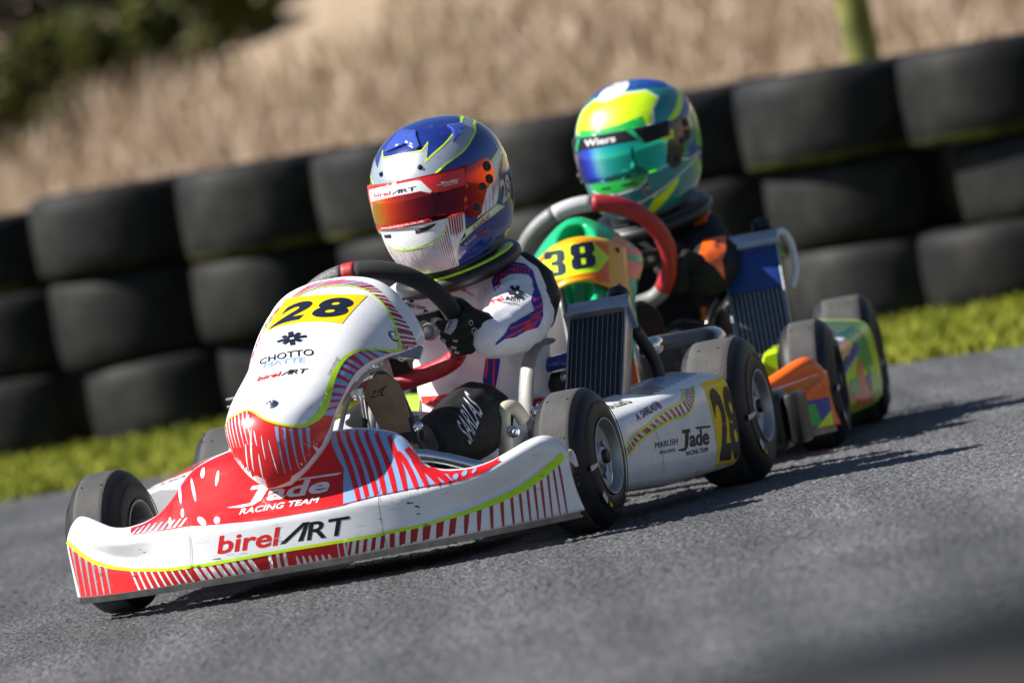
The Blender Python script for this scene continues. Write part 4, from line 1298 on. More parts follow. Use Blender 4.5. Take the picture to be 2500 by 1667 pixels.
for cx, cz, rx, rz, t in ((-.046, -.100, .0016, .014, -.25), (-.033, -.095, .0018, .026, -.2), (-.022, -.119, .0014, .013, -.1), (-.034, -.052, .0016, .014, 0), (-.022, -.085, .0012, .012, .1), (.004, -.112, .001, .02, .1), (-.010, -.10, .001, .016, 0)):
    decal('white_flash', poly(drop(cx, cz, rx, rz, t)), ns, m_white, nose, .0010, .005)
for i in range(8):
    x = -.098+.0085*i
    t0 = float(np.interp(x, [p[0] for p in lime_low[:30]], [p[1] for p in lime_low[:30]]))-.003
    decal('white_flash', band([(x, t0), (x+.003, t0-.022), (x+.009, t0-.05-.002*i)], [.0022, .0024, .0006]), ns, m_white, nose, .0010, .005)
# number plate
plate = [tuple(p) for p in spline([(-.0923, .3233), (-.0836, .3589), (-.0703, .4204)], 8)]+[tuple(p) for p in spline([(-.0703, .4204), (-.019, .3975), (.0402, .3815), (.0949, .3763)], 14)]+[tuple(p) for p in spline([(.0949, .3763), (.0817, .323), (.0715, .2705)], 8)]+[tuple(p) for p in spline([(.0715, .2705), (.0336, .2809), (-.0135, .2933), (-.0519, .3043), (-.0923, .3233)], 16)]
decal('number_plate', poly(plate), ns, m_yellow, nose, .0008, .006)
decal('number', text_at('2', (-.080, .3222), (-.013, .3085), .066, bold=.045, up=(.028, .062)), ns, m_navy, nose, .0016, .006)
decal('number', text_at('8', (.005, .3050), (.070, .2960), .066, bold=.045, up=(.012, .066)), ns, m_navy, nose, .0016, .006)
# asterisk badge: eight blunt arms round a square hole
ar = []
cx, cz = -.0135, .2345
u_, w_ = np.array((.031, -.0035)), np.array((-.009, .030))
for k in range(8):
    a = k*math.pi/4
    d = np.array((math.cos(a), math.sin(a))); n = np.array((-d[1], d[0]))
    L = .95 if k % 2 == 0 else .80
    ar.append([tuple(np.array((cx, cz))+u_*p[0]+w_*p[1]) for p in (d*.34-n*.17, d*L-n*.17, d*L+n*.17, d*.34+n*.17)])
for lp in ar: decal('emblem', poly(lp), ns, m_navy, nose, .0012, .006)
decal('emblem', poly([tuple(np.array((cx, cz))+u_*.44*math.cos(t)+w_*.44*math.sin(t)) for t in np.linspace(0, math.tau, 8, endpoint=False)+.39], [tuple(np.array((cx, cz))+u_*.21*math.cos(t)+w_*.21*math.sin(t)) for t in np.linspace(0, math.tau, 4, endpoint=False)+.78]), ns, m_navy, nose, .0015, .006)
decal('lettering', text_at('CHOTTO', (-.0621, .1641), (.0451, .1531), .027, bold=.012, up=(-.006, .027)), ns, m_navy, nose, .0010, .006)
decal('lettering', text_at('MATTE', (-.0479, .1404), (.0338, .1295), .0215, bold=.02, up=(-.003, .0235)), ns, m_lblue, nose, .0008, .006)
birel(ns, (-.0468, .0862), (.0462, .0829), (.0005, .02), .0195, nose, m_red, m_black, .0010, .006)
decal('lettering', text_at('chotto-matte.com', (.0855, .082), (.0872, .151), .0042, bold=.005), ns, m_navy, nose, .0010, .006)
for (a, b), r in (((.0086, -.0255), .0095), ((.146, .2816), .0095)):
    p, n = ns(a, b)
    bolt(nose, p+n*.0015, n, r*.62, m_alu)
    v, f = g_lathe([(-.001, r*1.25), (.0012, r*1.2), (.0012, r*.7)], 24, axis='z')
    q = n.to_track_quat('Z', 'Y')
    mesh('washer', [q @ Vector(x)+p for x in v], f, m_dark if a > .1 else m_alu, nose)

# near side pod
ps = proj(pod_l, (0, 1, 0), (0, 0, 1), (-1, 0, 0))
l1 = [tuple(p) for p in spline([(.140, .131), (.1694, .1361), (.208, .148), (.3046, .1623), (.4032, .1766), (.4932, .1825), (.5319, .1925), (.548, .2000), (.560, .2050)], 50)]
l2 = [tuple(p) for p in spline([(.140, .112), (.1676, .1203), (.2322, .1369), (.3362, .1503), (.4276, .1578), (.5054, .1585), (.5556, .171), (.588, .1900), (.620, .2065)], 50)]
for i in range(26):
    a, b = i/26, (i+.5)/26
    q = lambda L, t: L[min(49, int(t*49))]
    decal('red_stripe', poly([q(l1, a), q(l1, b), q(l2, b), q(l2, a)]), ps, m_dred, pod_l, .0006, .008)
for L in (l1, l2): decal('lime_line', band(L, .0042), ps, m_lime, pod_l, .0012, .008)
decal('number_plate', poly([(.650, .207), (.700, .2085), (.796, .2085), (.803, .052), (.795, .049), (.640, .050)]), ps, m_yellow, pod_l, .0006, .008)
decal('number', text_at('28', (.656, .066), (.793, .062), .128, bold=.04, up=(.004, .128)), ps, m_black, pod_l, .0012, .008)
decal('lettering', text_at('A. SARLAS', (.2502, .1715), (.372, .1828), .0150, bold=.012, up=(.008, .016)), ps, m_black, pod_l, .0009, .006)
decal('lettering', text_at('MARLISH', (.3021, .1155), (.4282, .1122), .0125, bold=.004, up=(.006, .0125)), ps, m_black, pod_l, .0009, .006)
decal('lettering', text_at('SPRING WATER', (.3203, .1028), (.4087, .1001), .0066, bold=.008), ps, m_black, pod_l, .0009, .006)
jade(ps, (.452, .1035), (.607, .0965), .0335, (.012, .034), pod_l, m_black, .0009, .006)
decal('lettering', text_at('RACING TEAM', (.466, .0868), (.5911, .0835), .0086, bold=.016), ps, m_black, pod_l, .0009, .006)
decal('flag_disc', poly(drop(.392, .1895, .013, .0075)), ps, m_bluebar, pod_l, .0006, .006)
decal('flag_cross', join_ve(poly([(.3815, .1885), (.4025, .1905), (.4025, .1925), (.3815, .1905)])), ps, m_red, pod_l, .0010, .006)
decal('flag_cross', join_ve(poly([(.388, .183), (.392, .183), (.396, .196), (.392, .196)])), ps, m_red, pod_l, .0013, .006)
decal('film_seam', band([(.325, .148), (.334, .118), (.337, .060)], .0012), ps, m_seam, pod_l, .0009, .008)
pt = proj(pod_l, (1, 0, 0), (0, 1, 0), (0, 0, -1))
for i in range(9):
    y = .46+.035*i
    decal('red_stripe', poly([(.40, y), (.40, y+.017), (.475+.05*(y-.46), y+.022), (.475+.05*(y-.46), y+.006)]), pt, m_dred if i < 3 else m_lblue, pod_l, .0008, .01)
decal('lettering', text_at('CHOTTO', (.415, .20), (.445, .36), .022, bold=.02, up=(1, 0)), pt, m_black, pod_l, .0008, .01)
pr = proj(pod_r, (1, 0, 0), (0, 1, 0), (0, 0, -1))
decal('violet_panel', poly([(-.52, .42), (-.36, .42), (-.37, .70), (-.53, .70)]), pr, m_dred, pod_r, .0008, .012)
decal('lime_line', band([(-.52, .40), (-.36, .41)], .008), pr, m_lime, pod_r, .001, .01)
for i, w in enumerate(('CHOTTO', 'MATTE')):
    decal('lettering', text_at(w, (-.50, .30-.045*i), (-.39, .30-.045*i), .026, bold=.02), pr, m_navy, pod_r, .001, .01)

# ------------------------------------------------------------------ leading driver's helmet
HS = (.12, 1)
def hd(name, ve, m, off=.0005, g=.008, hel=None): return decal(name, ve, helmet_surf, m, hel or hel1, off, g, HS)
mir = lambda L: [(-a, b) for a, b in L]
upR = [(.3126, .0906), (.4185, .0917), (.5594, .1034), (.4818, .0783), (.4467, .0722), (.5985, .0823), (1.0378, .1039), (1.3295, .112), (1.5706, .1173), (1.8557, .1230), (2.35, .1255)]
loR = [(2.35, .114), (1.8718, .109), (1.7062, .1013), (1.3687, .0878), (1.0859, .0735), (.7454, .0607), (.5435, .0475)]
hd('silver_flash', poly([(0, .0915)]+upR+loR+[(0, .046)]+mir(loR[::-1])+mir(upR[::-1])), m_hsilver, g=.007)
ul = mir(upR[::-1])[:-1]+[(-.16, .0925), (0, .0930), (.16, .0925)]+upR
hd('lime_line', band(upR[4:], .0030), m_lime, .0010, .007)
hd('lime_line', band([(-.4467, .0722), (-.4818, .0783), (-.5594, .1034), (-.4185, .0917), (-.2, .092), (0, .0925), (.2, .092), (.4185, .0917), (.5594, .1034), (.4818, .0783), (.4467, .0722)], .0028), m_lime, .0010, .007)
hd('lime_line', band(loR, .0034), m_lime, .0010, .007)
hd('lime_line', band(mir(loR), .0034), m_lime, .0010, .007)
cl = [(.569, -.031), (.5299, -.0479), (.473, -.0610), (.315, -.0676), (.15, -.0715), (-.018, -.0733)]
cl2 = cl+[(-.2, -.0725), (-.36, -.069), (-.49, -.061), (-.56, -.0479), (-.60, -.031)]
hd('white_chin', poly(cl2+[(-.60, -.027), (.569, -.027)]), m_white, .0005, .007)
hd('white_chin', poly([(.569, -.031)]+cl2[1:]+[(-.80, -.030), (-.82, -.062), (-.68, -.083), (-.60, -.103), (-.58, -.1265), (.57, -.1265), (.58, -.1031), (.654, -.0834), (.79, -.0640), (.83, -.030)]), m_white, .0005, .007)
for i in range(34):
    a = -.54+.0335*i*.98
    w = .0040+.0008*(i % 3)+(.010*sstep(.35, .55, a))
    zt_ = float(np.interp(a, [p[0] for p in cl2[::-1]], [p[1] for p in cl2[::-1]]))-.002
    hd('red_pinstripe', poly([(a-w/2, zt_), (a+w/2, zt_), (a*.97+w*.3, -.126), (a*.97-w*.3, -.126)]), m_dred, .0009, .008)
for i in range(6):
    a = .600+.036*i
    hd('red_pinstripe', poly([(a-.011, -.031), (a+.011, -.031), (a-.015-.012*i*.2, -.062-.004*(3-abs(i-2))), (a-.030-.012*i*.2, -.062)]), m_dred, .0009, .008)
hd('lime_line', band(cl2, .0028), m_lime, .0013, .007)
nb = [(.776, -.0640), (.9512, -.0573), (1.1977, -.046), (1.4687, -.0377), (1.6764, -.0468), (1.4788, -.0506), (1.1783, -.0577), (.9378, -.0657), (.776, -.0749)]
sp_ = [(1.0, -.050), (1.183, -.044), (1.46, -.036), (1.5234, -.0268), (1.62, .0), (1.7118, .0246), (1.86, .036), (2.02, .0436), (1.93, .066), (1.8955, .0555), (1.70, .048), (1.4957, .0385), (1.53, .02), (1.48, .005), (1.28, -.002), (1.19, -.019), (1.06, -.043)]
hd('white_flank', poly(sp_), m_white, .0005, .007)
for i in range(13):
    t = i/13
    a = (1.12+.85*t, -.043+.085*t**1.25) ; b = (1.24+.80*t, -.020+.068*t)
    if i < 4: a, b = (1.08+.10*i, -.047+.002*i), (1.14+.10*i, -.030+.010*i)
    w = .0042 if i < 5 else .0024
    hd('red_stripe', band([a, ((a[0]+b[0])/2, (a[1]+b[1])/2), b] if i > 3 else [a, b], w), m_dred, .0009, .007)
hd('lime_line', band([(1.5234, -.0268), (1.62, .0), (1.7118, .0246), (1.86, .036), (2.02, .0436)], .0028), m_lime, .0012, .007)
hd('lime_line', band([(1.4957, .0385), (1.70, .048), (1.8955, .0555), (1.947, .0772)], .0028), m_lime, .0012, .007)
hd('name_band', poly(nb), m_white, .0007, .007)
hd('lime_line', band(nb[:5], .0024), m_lime, .0012, .007)
hd('lime_line', band(nb[4:]+[(.654, -.0834), (.58, -.1031), (.57, -.122)], .0026), m_lime, .0012, .007)
hd('lettering', text_at('A.SARLAS', (.90, -.0685), (1.26, -.0555), .0090, bold=.02, up=(0, 1)), m_dred, .0014, .006)
hd('lettering', text_at('RAGE', (.7316, -.092), (.94, -.0818), .0058, bold=.02, up=(0, 1)), m_hsilver, .0010, .006)
hd('red_stripe', poly([(.95, -.0835), (1.14, -.0785), (1.17, -.0725), (.95, -.0785)]), m_dred, .0008, .006)
hd('number', text_at('28', (1.63, -.040), (1.98, -.030), .044, bold=.03, up=(.3, 1)), m_hsilver, .0008, .007)
hd('chin_vent', poly([(.1117, -.0407), (.4095, -.0363), (.405, -.0395), (.279, -.0461), (.1062, -.0475)]), m_ink, .0012, .006)
hd('chin_vent', poly([(-.32, -.0410), (-.335, -.0480), (-.52, -.0475), (-.54, -.0415)]), m_ink, .0012, .006)
for s in (-1, 1):
    p, n = helmet_surf(s*.36, .0655)
    bolt(hel1, p+n*.001, n, .0032, m_dark, 'rivet')
m_clear = wrap('clear_blue_plastic', (.05, .09, .42), rough=.08, coat=1)
for name, L, off in (('roof_vent', [(-.42, .1005), (-.34, .131), (.28, .1245), (.40, .0985), (.345, .0960), (.10, .1075), (-.375, .100)], .0045), ('roof_vent', [(1.13, .121), (1.60, .1155), (1.05, .0945), (.985, .0945), (1.14, .1136)], .004)):
    o = hd(name, poly(L), m_clear, off, .006)
    if o:
        md = o.modifiers.new('t', 'SOLIDIFY'); md.thickness = .0045; md.offset = -1
# visor strip
def vsurf(a, z):
    p, n = helmet_surf(a, z); return p+n*.0056, n
def vd(name, ve, m, off=.0004, g=.007, hel=None): return decal(name, ve, vsurf, m, hel or hel1, off, g, HS)
vd('visor_strip', poly([(-.90, .016), (-.90, .047), (0, .0475), (.98, .0445), (.93, .018), (.88, .0160), (.6149, .0151), (.47, .0180), (.44, .016), (.33, .0235), (-.0348, .0235), (-.45, .0205), (-.68, .0165)]), m_red, .0004)
vd('visor_strip', poly([(-.64, .0190), (-.66, .040), (-.3, .0435), (.28, .0440), (.355, .0415), (.47, .0205), (.4422, .0180), (.3253, .0250), (-.0348, .0250), (-.45, .0220)]), m_white, .0008)
birel(vsurf, (-.4977, .0282), (.268, .0280), (.02, .0125), .0125, hel1, m_red, m_black, .0012, .005, HS)
jade(vsurf, (.585, .0285), (.835, .0262), .0085, (.02, .0095), hel1, m_white, .0009, .005, HS)
decal('lettering', text_at('RACING TEAM', (.625, .0235), (.825, .0225), .0030, bold=.01, up=(0, 1)), vsurf, m_white, hel1, .0009, .005, HS)
vd('visor_strip', poly([(-.70, -.0305), (.30, -.0305), (.36, -.0245), (-.70, -.0245)]), m_red, .0004)
vd('lettering', text_at('www.Jadekarts.co.uk', (-.4837, -.0295), (.285, -.0290), .0040, bold=.015, up=(0, 1)), m_white, .0009, .005)

# rubber wipes and chips on the bumper and nose
rg_ = random.Random(12)
for i in range(26):
    x = rg_.uniform(-.44, .44); z = rg_.uniform(.052, .125); L = rg_.uniform(.004, .020)
    if z > bump_top(x)-.02: continue
    decal('scuff', poly([(x, z), (x+L, z+rg_.uniform(-.002, .003)), (x+L*.9, z+.0012), (x+L*.1, z+.0010)]), bs, m_seam if i % 3 else m_lip, bumper, .0024, .006)
for i in range(10):
    x = rg_.uniform(-.07, .09); z = rg_.uniform(-.02, .25); L = rg_.uniform(.004, .014)
    decal('scuff', poly([(x, z), (x+L*.4, z+L), (x+L*.4+.0009, z+L), (x+.0009, z)]), ns, m_seam, nose, .0020, .006)

# ------------------------------------------------------------------ print on the leading driver's suit, gloves, pads and boots
m_sblue = mat('suit_royal_blue', (.020, .030, .30), .8, bump=.3, bs=320)
m_sred = mat('suit_red', (.75, .035, .025), .8, bump=.3, bs=320)
m_sblack = mat('suit_black_print', (.012, .012, .014), .8)
m_swhite = mat('suit_white_print', (.70, .71, .78), .8)
m_patch = mat('grey_silicone', (.38, .38, .40), .55)
ss = proj(drv1, (.936, .352, 0), (0, 0, 1), (-.352, .936, 0), snap=.006)
def sd_(name, ve, m, off=.0012, g=.005): return decal(name, ve, ss, m, drv1, off, g)
sh_up = [(.3660, .4621), (.3822, .483), (.3908, .4934), (.4131, .4915), (.4351, .4835), (.4466, .4684), (.4450, .4500), (.4353, .4346), (.4386, .4538), (.4355, .4637), (.4178, .4688), (.4002, .4702), (.3803, .462), (.3652, .4437)]
sd_('blue_panel', poly(sh_up), m_sblue)
ob = [(.4450, .4500), (.4445, .4300), (.4440, .4132), (.4388, .3852), (.4237, .367), (.3973, .3654), (.3733, .3581), (.3542, .3591), (.3356, .3508), (.3361, .3546), (.3557, .368), (.3696, .3824), (.3937, .3897), (.4245, .3984), (.421, .4175), (.4336, .4336)]
sd_('blue_panel', poly(ob), m_sblue)
st = [[.4445, .421], [.4240, .4157], [.4427, .4082], [.4220, .4017], [.4396, .3956], [.4108, .3892], [.4346, .386], [.3997, .3715], [.4276, .3873], [.3667, .3751], [.4082, .3778], [.3573, .3611], [.4189, .3732], [.3947, .3672]]
for i in range(0, len(st), 2):
    a, b = st[i], st[i+1]
    sd_('red_stripe', band([a, ((a[0]+b[0])/2+.002, (a[1]+b[1])/2-.0015), b], .0030), m_sred, .0018, .004)
for k in ([(.369, .455), (.380, .474), (.392, .4865), (.414, .4845), (.436, .4755)], [(.372, .449), (.384, .468), (.396, .4775), (.416, .4765)]):
    sd_('red_stripe', band(k, .0022), m_sred, .0018, .004)
for i in range(9):
    a = i/8
    x = .384+.052*a; z = .4655+.0070*math.sin(a*3)-.003*a
    sd_('red_stripe', poly(stripe((x+.002, z+.009), (x, z), .0030)), m_sred, .0018, .004)
# badge on the sleeve: half asterisk of five blunt arms
c0 = np.array((.4005, .4365))
for ang, L in ((178, .0155), (118, .0135), (58, .012), (-20, .012), (-70, .0145), (238, .012)):
    d = np.array((math.cos(R_(ang)), math.sin(R_(ang))*1.0)); n = np.array((-d[1], d[0]))
    sd_('emblem', poly([tuple(c0+d*.003-n*.0032), tuple(c0+d*L-n*.0032), tuple(c0+d*L+n*.0032), tuple(c0+d*.003+n*.0032)]), m_sblack, .0014, .004)
sd_('lettering', text_at('rel', (.3520, .4245), (.3715, .4268), .0085, bold=.02, up=(.001, 1)), m_sred, .0014, .004)
sd_('lettering', text_at('ART', (.3735, .4265), (.4000, .4190), .0080, bold=.02), m_sblack, .0014, .004)
sd_('lettering', text_at('OFFICIAL', (.3640, .4225), (.3950, .4140), .0036, bold=.01), m_sblack, .0014, .004)
# trunk: side stripe, red hip, chest prints
sd_('blue_panel', poly([(.3233, .2868), (.3290, .3060), (.3347, .3246), (.3617, .3196), (.3520, .290), (.3398, .2584), (.3250, .2450), (.3131, .2385), (.322, .262)]), m_sblue)
sd_('red_stripe', band([(.3375, .325), (.3330, .305), (.3285, .288)], .0036), m_sred, .0018, .004)
sd_('red_stripe', band([(.3500, .322), (.3455, .300), (.3400, .272), (.330, .250)], .0032), m_sred, .0018, .004)
sd_('red_hip', poly([(.2745, .2797), (.300, .274), (.338, .2590), (.320, .246), (.3091, .2406), (.293, .2502), (.272, .262), (.262, .272)]), m_sred)
sd_('red_hip', poly([(.185, .255), (.215, .275), (.240, .272), (.262, .272), (.262, .255), (.215, .238)]), m_sred)
sd_('lettering', text_at('RACING TEAM', (.196, .4500), (.240, .4330), .0062, bold=.02), m_sblack, .0014, .004)
sd_('emblem', poly([(.200, .459), (.206, .466), (.218, .462), (.223, .452), (.216, .450), (.214, .457), (.206, .459), (.204, .455)]), m_sblack, .0014, .004)
sd_('dark_panel', band([(.208, .395), (.222, .410), (.238, .424), (.2443, .4316)], [.006, .010, .012, .010]), m_pad, .0012, .004)
sd_('lettering', text_at('W', (.2500, .4025), (.2600, .4080), .010, bold=.03), m_sblack, .0014, .004)
sd_('lettering', text_at('OFFICIAL', (.318, .452), (.334, .440), .0040, bold=.01), m_sblack, .0014, .004)
sd_('red_mark', poly([(.312, .459), (.322, .458), (.320, .453), (.313, .455)]), m_sred, .0014, .004)
# legs
for i in range(5):
    sd_('blue_panel' if i % 2 == 0 else 'red_stripe', band([(.2550+.006*i, .1800+.0085*i), (.278+.004*i, .186+.0085*i), (.303, .184+.0110*i)], .0070), m_sblue if i % 2 == 0 else m_sred, .0012+.0003*(i % 2), .005)
# knee sleeve name
ks = proj(pad1, (.936, .352, 0), (0, 0, 1), (-.352, .936, 0), snap=.004)
decal('lettering', text_at('SARLAS', (.2440, .1840), (.2830, .2360), .050, bold=.004, up=(-.020, .050)), ks, m_swhite, pad1, .0012, .004)
# glove print
gs = proj(glove1, (.936, .352, 0), (0, 0, 1), (-.352, .936, 0), snap=.004)
def gd(name, ve, m, off=.0010): return decal(name, ve, gs, m, glove1, off, .003)
gd('silicone_patch', poly([(.2480, .3920), (.2590, .3840), (.2690, .395), (.2760, .408), (.2700, .4150), (.2640, .4130), (.2540, .404)]), m_patch)
gd('lettering', text_at('OMP', (.2555, .3915), (.2665, .4070), .0048, bold=.015), m_ink, .0016)
for a, b in (((.262, .3735), (.270, .370)), ((.2575, .3625), (.266, .358)), ((.262, .352), (.270, .348))):
    gd('finger_patch', band([a, b], .0045), m_patch)
for cx, cz, r in ((.2985, .3990, .0052), (.3030, .3830, .0068), (.3020, .3640, .0058)):
    hx = lambda k: [(cx+r*k*math.cos(t), cz+r*1.1*k*math.sin(t)) for t in np.linspace(0, math.tau, 6, endpoint=False)+.4]
    gd('knuckle_patch', poly(hx(1), hx(.68)), m_patch)
gd('lettering', text_at('OMP', (.3100, .3850), (.3240, .3660), .0085, bold=.01), m_patch)
# boot sole star
bsole = [o for o in drv1.children if o.name.startswith('boot_sole')][0]
so = proj(bsole, (1, 0, 0), (0, 0, 1), (0, 1, 0))
decal('emblem', poly([(.0885, .3060), (.098, .3090), (.1005, .3180), (.1075, .3140), (.1290, .3240), (.1150, .3110), (.1165, .3030), (.1080, .3070), (.098, .3035)], [(.0950, .3070), (.1000, .3100), (.1030, .3140), (.1085, .3120), (.1180, .3165), (.1115, .3105), (.1125, .3065), (.1075, .3088), (.1000, .3060)]), so, m_ink, bsole, .0008, .004)

# ------------------------------------------------------------------ following kart, number 38
YAW2 = .078
kart2 = tag(empty('racing_kart', (.141, 18.22, 0), (0, 0, -YAW2)), 'green, orange and yellow racing kart number 38 following close behind', 'kart')
m_orange = wrap('orange_wrap', (.90, .14, .008))
m_green = wrap('green_wrap', (.012, .42, .06))
m_teal = wrap('teal_green_plastic', (.012, .42, .17), rough=.25)
m_limey = wrap('fluorescent_lime_wrap', (.60, .90, .01))
m_amber = wrap('amber_plastic', (.85, .42, .004))
m_blue2 = wrap('blue_wrap', (.012, .05, .32))
m_tape = mat('blue_tape', (.010, .045, .22), .45, var=.1)
m_greygrip = mat('grey_grip', (.20, .20, .20), .45, var=.15, vs=60, bump=.5, bs=300)
m_black_rim = mat('black_rim', (.012, .012, .013), .5)
wheel(kart2, .492, 0, RF, .112, 1, -.06, rimm=m_black_rim, seed=5)
wheel(kart2, -.492, 0, RF, .112, -1, -.06, rimm=m_black_rim, seed=6)
wheel(kart2, .545, .95, .134, .135, 1, 0, rimm=m_black_rim, seed=7)
wheel(kart2, -.545, .95, .134, .135, -1, 0, rimm=m_black_rim, seed=8)
b2 = bpy.data.objects.new('front_bumper', bumper.data.copy()); link(b2, kart2)
b2.data.materials[0] = m_orange
decal('blue_band', poly([(.30, .108), (.30, .044+.006), (.468, .0495), (.470, .105)]), bs, m_blue2, b2, .0006, .008)
decal('green_panel', poly([(.345, .095), (.355, .053), (.448, .055), (.440, .098)]), bs, m_green, b2, .0010, .008)
decal('lettering', text_at('CP', (.365, .060), (.425, .060), .030, bold=.03, up=(-.1, 1)), bs, m_blue2, b2, .0014, .008)
decal('lime_panel', poly([(.435, .0495), (.469, .0495), (.468, .078)]), bs, m_limey, b2, .0014, .008)
for k in range(2):
    decal('pale_line', poly([(.33, .118+.016*k), (.455, .140+.012*k), (.455, .142+.012*k), (.33, .122+.016*k)]), bs, m_green if k == 0 else m_white, b2, .0008, .008)
decal('lime_panel', poly([(-.28, .15), (-.28, .06), (.28, .06), (.28, .15)]), bs, m_limey, b2, .0006, .012)

# nose: two upright ridges either side of a recess, hoop on top, wide flanks
rows = []
NZ = [(.19, -.385, .05), (.225, -.39, .09), (.27, -.365, .115), (.32, -.30, .112), (.37, -.225, .106), (.42, -.145, .108), (.46, -.085, .118), (.495, -.035, .118), (.520, .0, .098), (.535, .02, .07), (.540, .03, .045)]
for z, y, w in spline(NZ, 49):
    row = []
    for k in range(49):
        t = -1+2*k/48; a = abs(t)
        yy = y+.115*a**2.6
        rid = sstep(.22, .30, z)*(1-sstep(.50, .53, z))
        yy += rid*(.060*math.exp(-(t/.20)**4)-.022*math.exp(-((a-.36)/.10)**2))
        row.append((.022*sstep(.1, .5, z)+w*t, yy, z-.05*a**3*sstep(.3, .5, z)))
    rows.append(row)
v, f = g_grid(rows)
nose2 = mesh('nose_panel', v, f, m_teal, kart2)
md = nose2.modifiers.new('thick', 'SOLIDIFY'); md.thickness = .0035; md.offset = -1
n2 = proj(nose2, (1, 0, 0), (0, 0, 1), (0, 1, 0))
decal('orange_panel', poly([(.095, .50), (.139, .470), (.140, .395), (.098, .405)]), n2, m_orange, nose2, .0008, .008)
decal('green_panel', poly([(.100, .455), (.139, .440), (.139, .425), (.118, .440)]), n2, m_green, nose2, .0012, .008)
decal('green_panel', poly([(.080, .400), (.135, .385), (.125, .30), (.075, .31)]), n2, m_green, nose2, .0008, .008)
decal('green_panel', poly([(-.094, .44), (-.06, .475), (-.035, .485), (-.06, .455), (-.085, .42)]), n2, m_green, nose2, .0008, .008)
decal('orange_panel', poly([(-.096, .43), (-.08, .435), (-.07, .34), (-.088, .34)]), n2, m_orange, nose2, .0008, .008)
decal('orange_stripe', band([(-.02, .40), (.004, .33), (.03, .27), (.07, .25)], .010), n2, m_orange, nose2, .0010, .008)
decal('blue_panel', poly([(.0, .385), (.015, .32), (.04, .275), (.075, .262), (.07, .33), (.02, .345)]), n2, m_blue2, nose2, .0008, .008)
decal('lime_panel', poly([(-.085, .33), (-.06, .335), (-.058, .25), (-.1, .25)]), n2, m_limey, nose2, .0008, .008)
decal('green_panel', poly([(-.033, .35), (-.02, .35), (.02, .25), (-.02, .22)]), n2, m_green, nose2, .0008, .008)
decal('lime_panel', poly([(-.035, .30), (.0, .235), (-.03, .215)]), n2, m_limey, nose2, .0012, .008)
decal('orange_panel', poly([(-.09, .248), (.08, .243), (.06, .20), (-.065, .20)]), n2, m_orange, nose2, .0008, .008)
# number board
rows = []
for i in range(13):
    s = i/12
    row = []
    for k in range(33):
        t = -1+2*k/32
        x = .020+.098*t
        zb_ = .418-.050*t*t-.012*max(0, t)**3; zt_ = .503-.043*t*t+.006*t
        z = zb_+(zt_-zb_)*s
        row.append((x, -.215+.10*s+.075*t*t, z))
    rows.append(row)
v, f = g_grid(rows)
board = mesh('number_board', v, f, m_amber, kart2)
md = board.modifiers.new('thick', 'SOLIDIFY'); md.thickness = .004; md.offset = -1
bd = proj(board, (1, 0, 0), (0, 0, 1), (0, 1, 0))
decal('orange_panel', poly([(-.066, .462), (-.02, .488), (.02, .494), (.06, .489), (.088, .476), (.082, .392), (.045, .423), (0, .428), (-.05, .407), (-.062, .404)]), bd, m_orange, board, .0006, .008)
decal('lime_panel', poly([(-.062, .445), (-.030, .484), (.02, .4925), (.062, .486), (.088, .450), (.066, .428), (.03, .430), (-.02, .428), (-.050, .418)]), bd, m_limey, board, .0010, .008)
def slab(x, z, w, h, three):
    """heavy block figures with notched waists"""
    L = lambda P: [(x+w*a, z+h*b) for a, b in P]
    if three:
        return poly(L([(0, .22), (0, .0), (.78, .0), (.98, .07), (1, .2), (1, .40), (.88, .5), (1, .60), (1, .82), (.97, .94), (.82, 1), (.14, 1), (.02, .94), (0, .82), (0, .70), (.36, .70), (.42, .82), (.62, .82), (.62, .62), (.52, .58), (.34, .58), (.34, .42), (.52, .42), (.62, .38), (.62, .16), (.42, .16), (.36, .30)]))
    return poly(L([(.16, 0), (.84, 0), (.97, .07), (1, .2), (1, .38), (.88, .5), (1, .62), (1, .82), (.97, .94), (.84, 1), (.16, 1), (.03, .94), (0, .82), (0, .62), (.12, .5), (0, .38), (0, .2), (.03, .07)]), L([(.40, .16), (.60, .16), (.60, .40), (.40, .40)]), L([(.40, .60), (.60, .60), (.60, .84), (.40, .84)]))
decal('number', slab(-.040, .4335, .044, .050, True), bd, m_navy, board, .0016, .005)
decal('number', slab(.016, .4390, .046, .050, False), bd, m_navy, board, .0016, .005)
for x, z in ((.103, .462), (.100, .392)): 
    h = bd(x, z)
    if h: bolt(board, h[0], h[1], .004, m_dark)

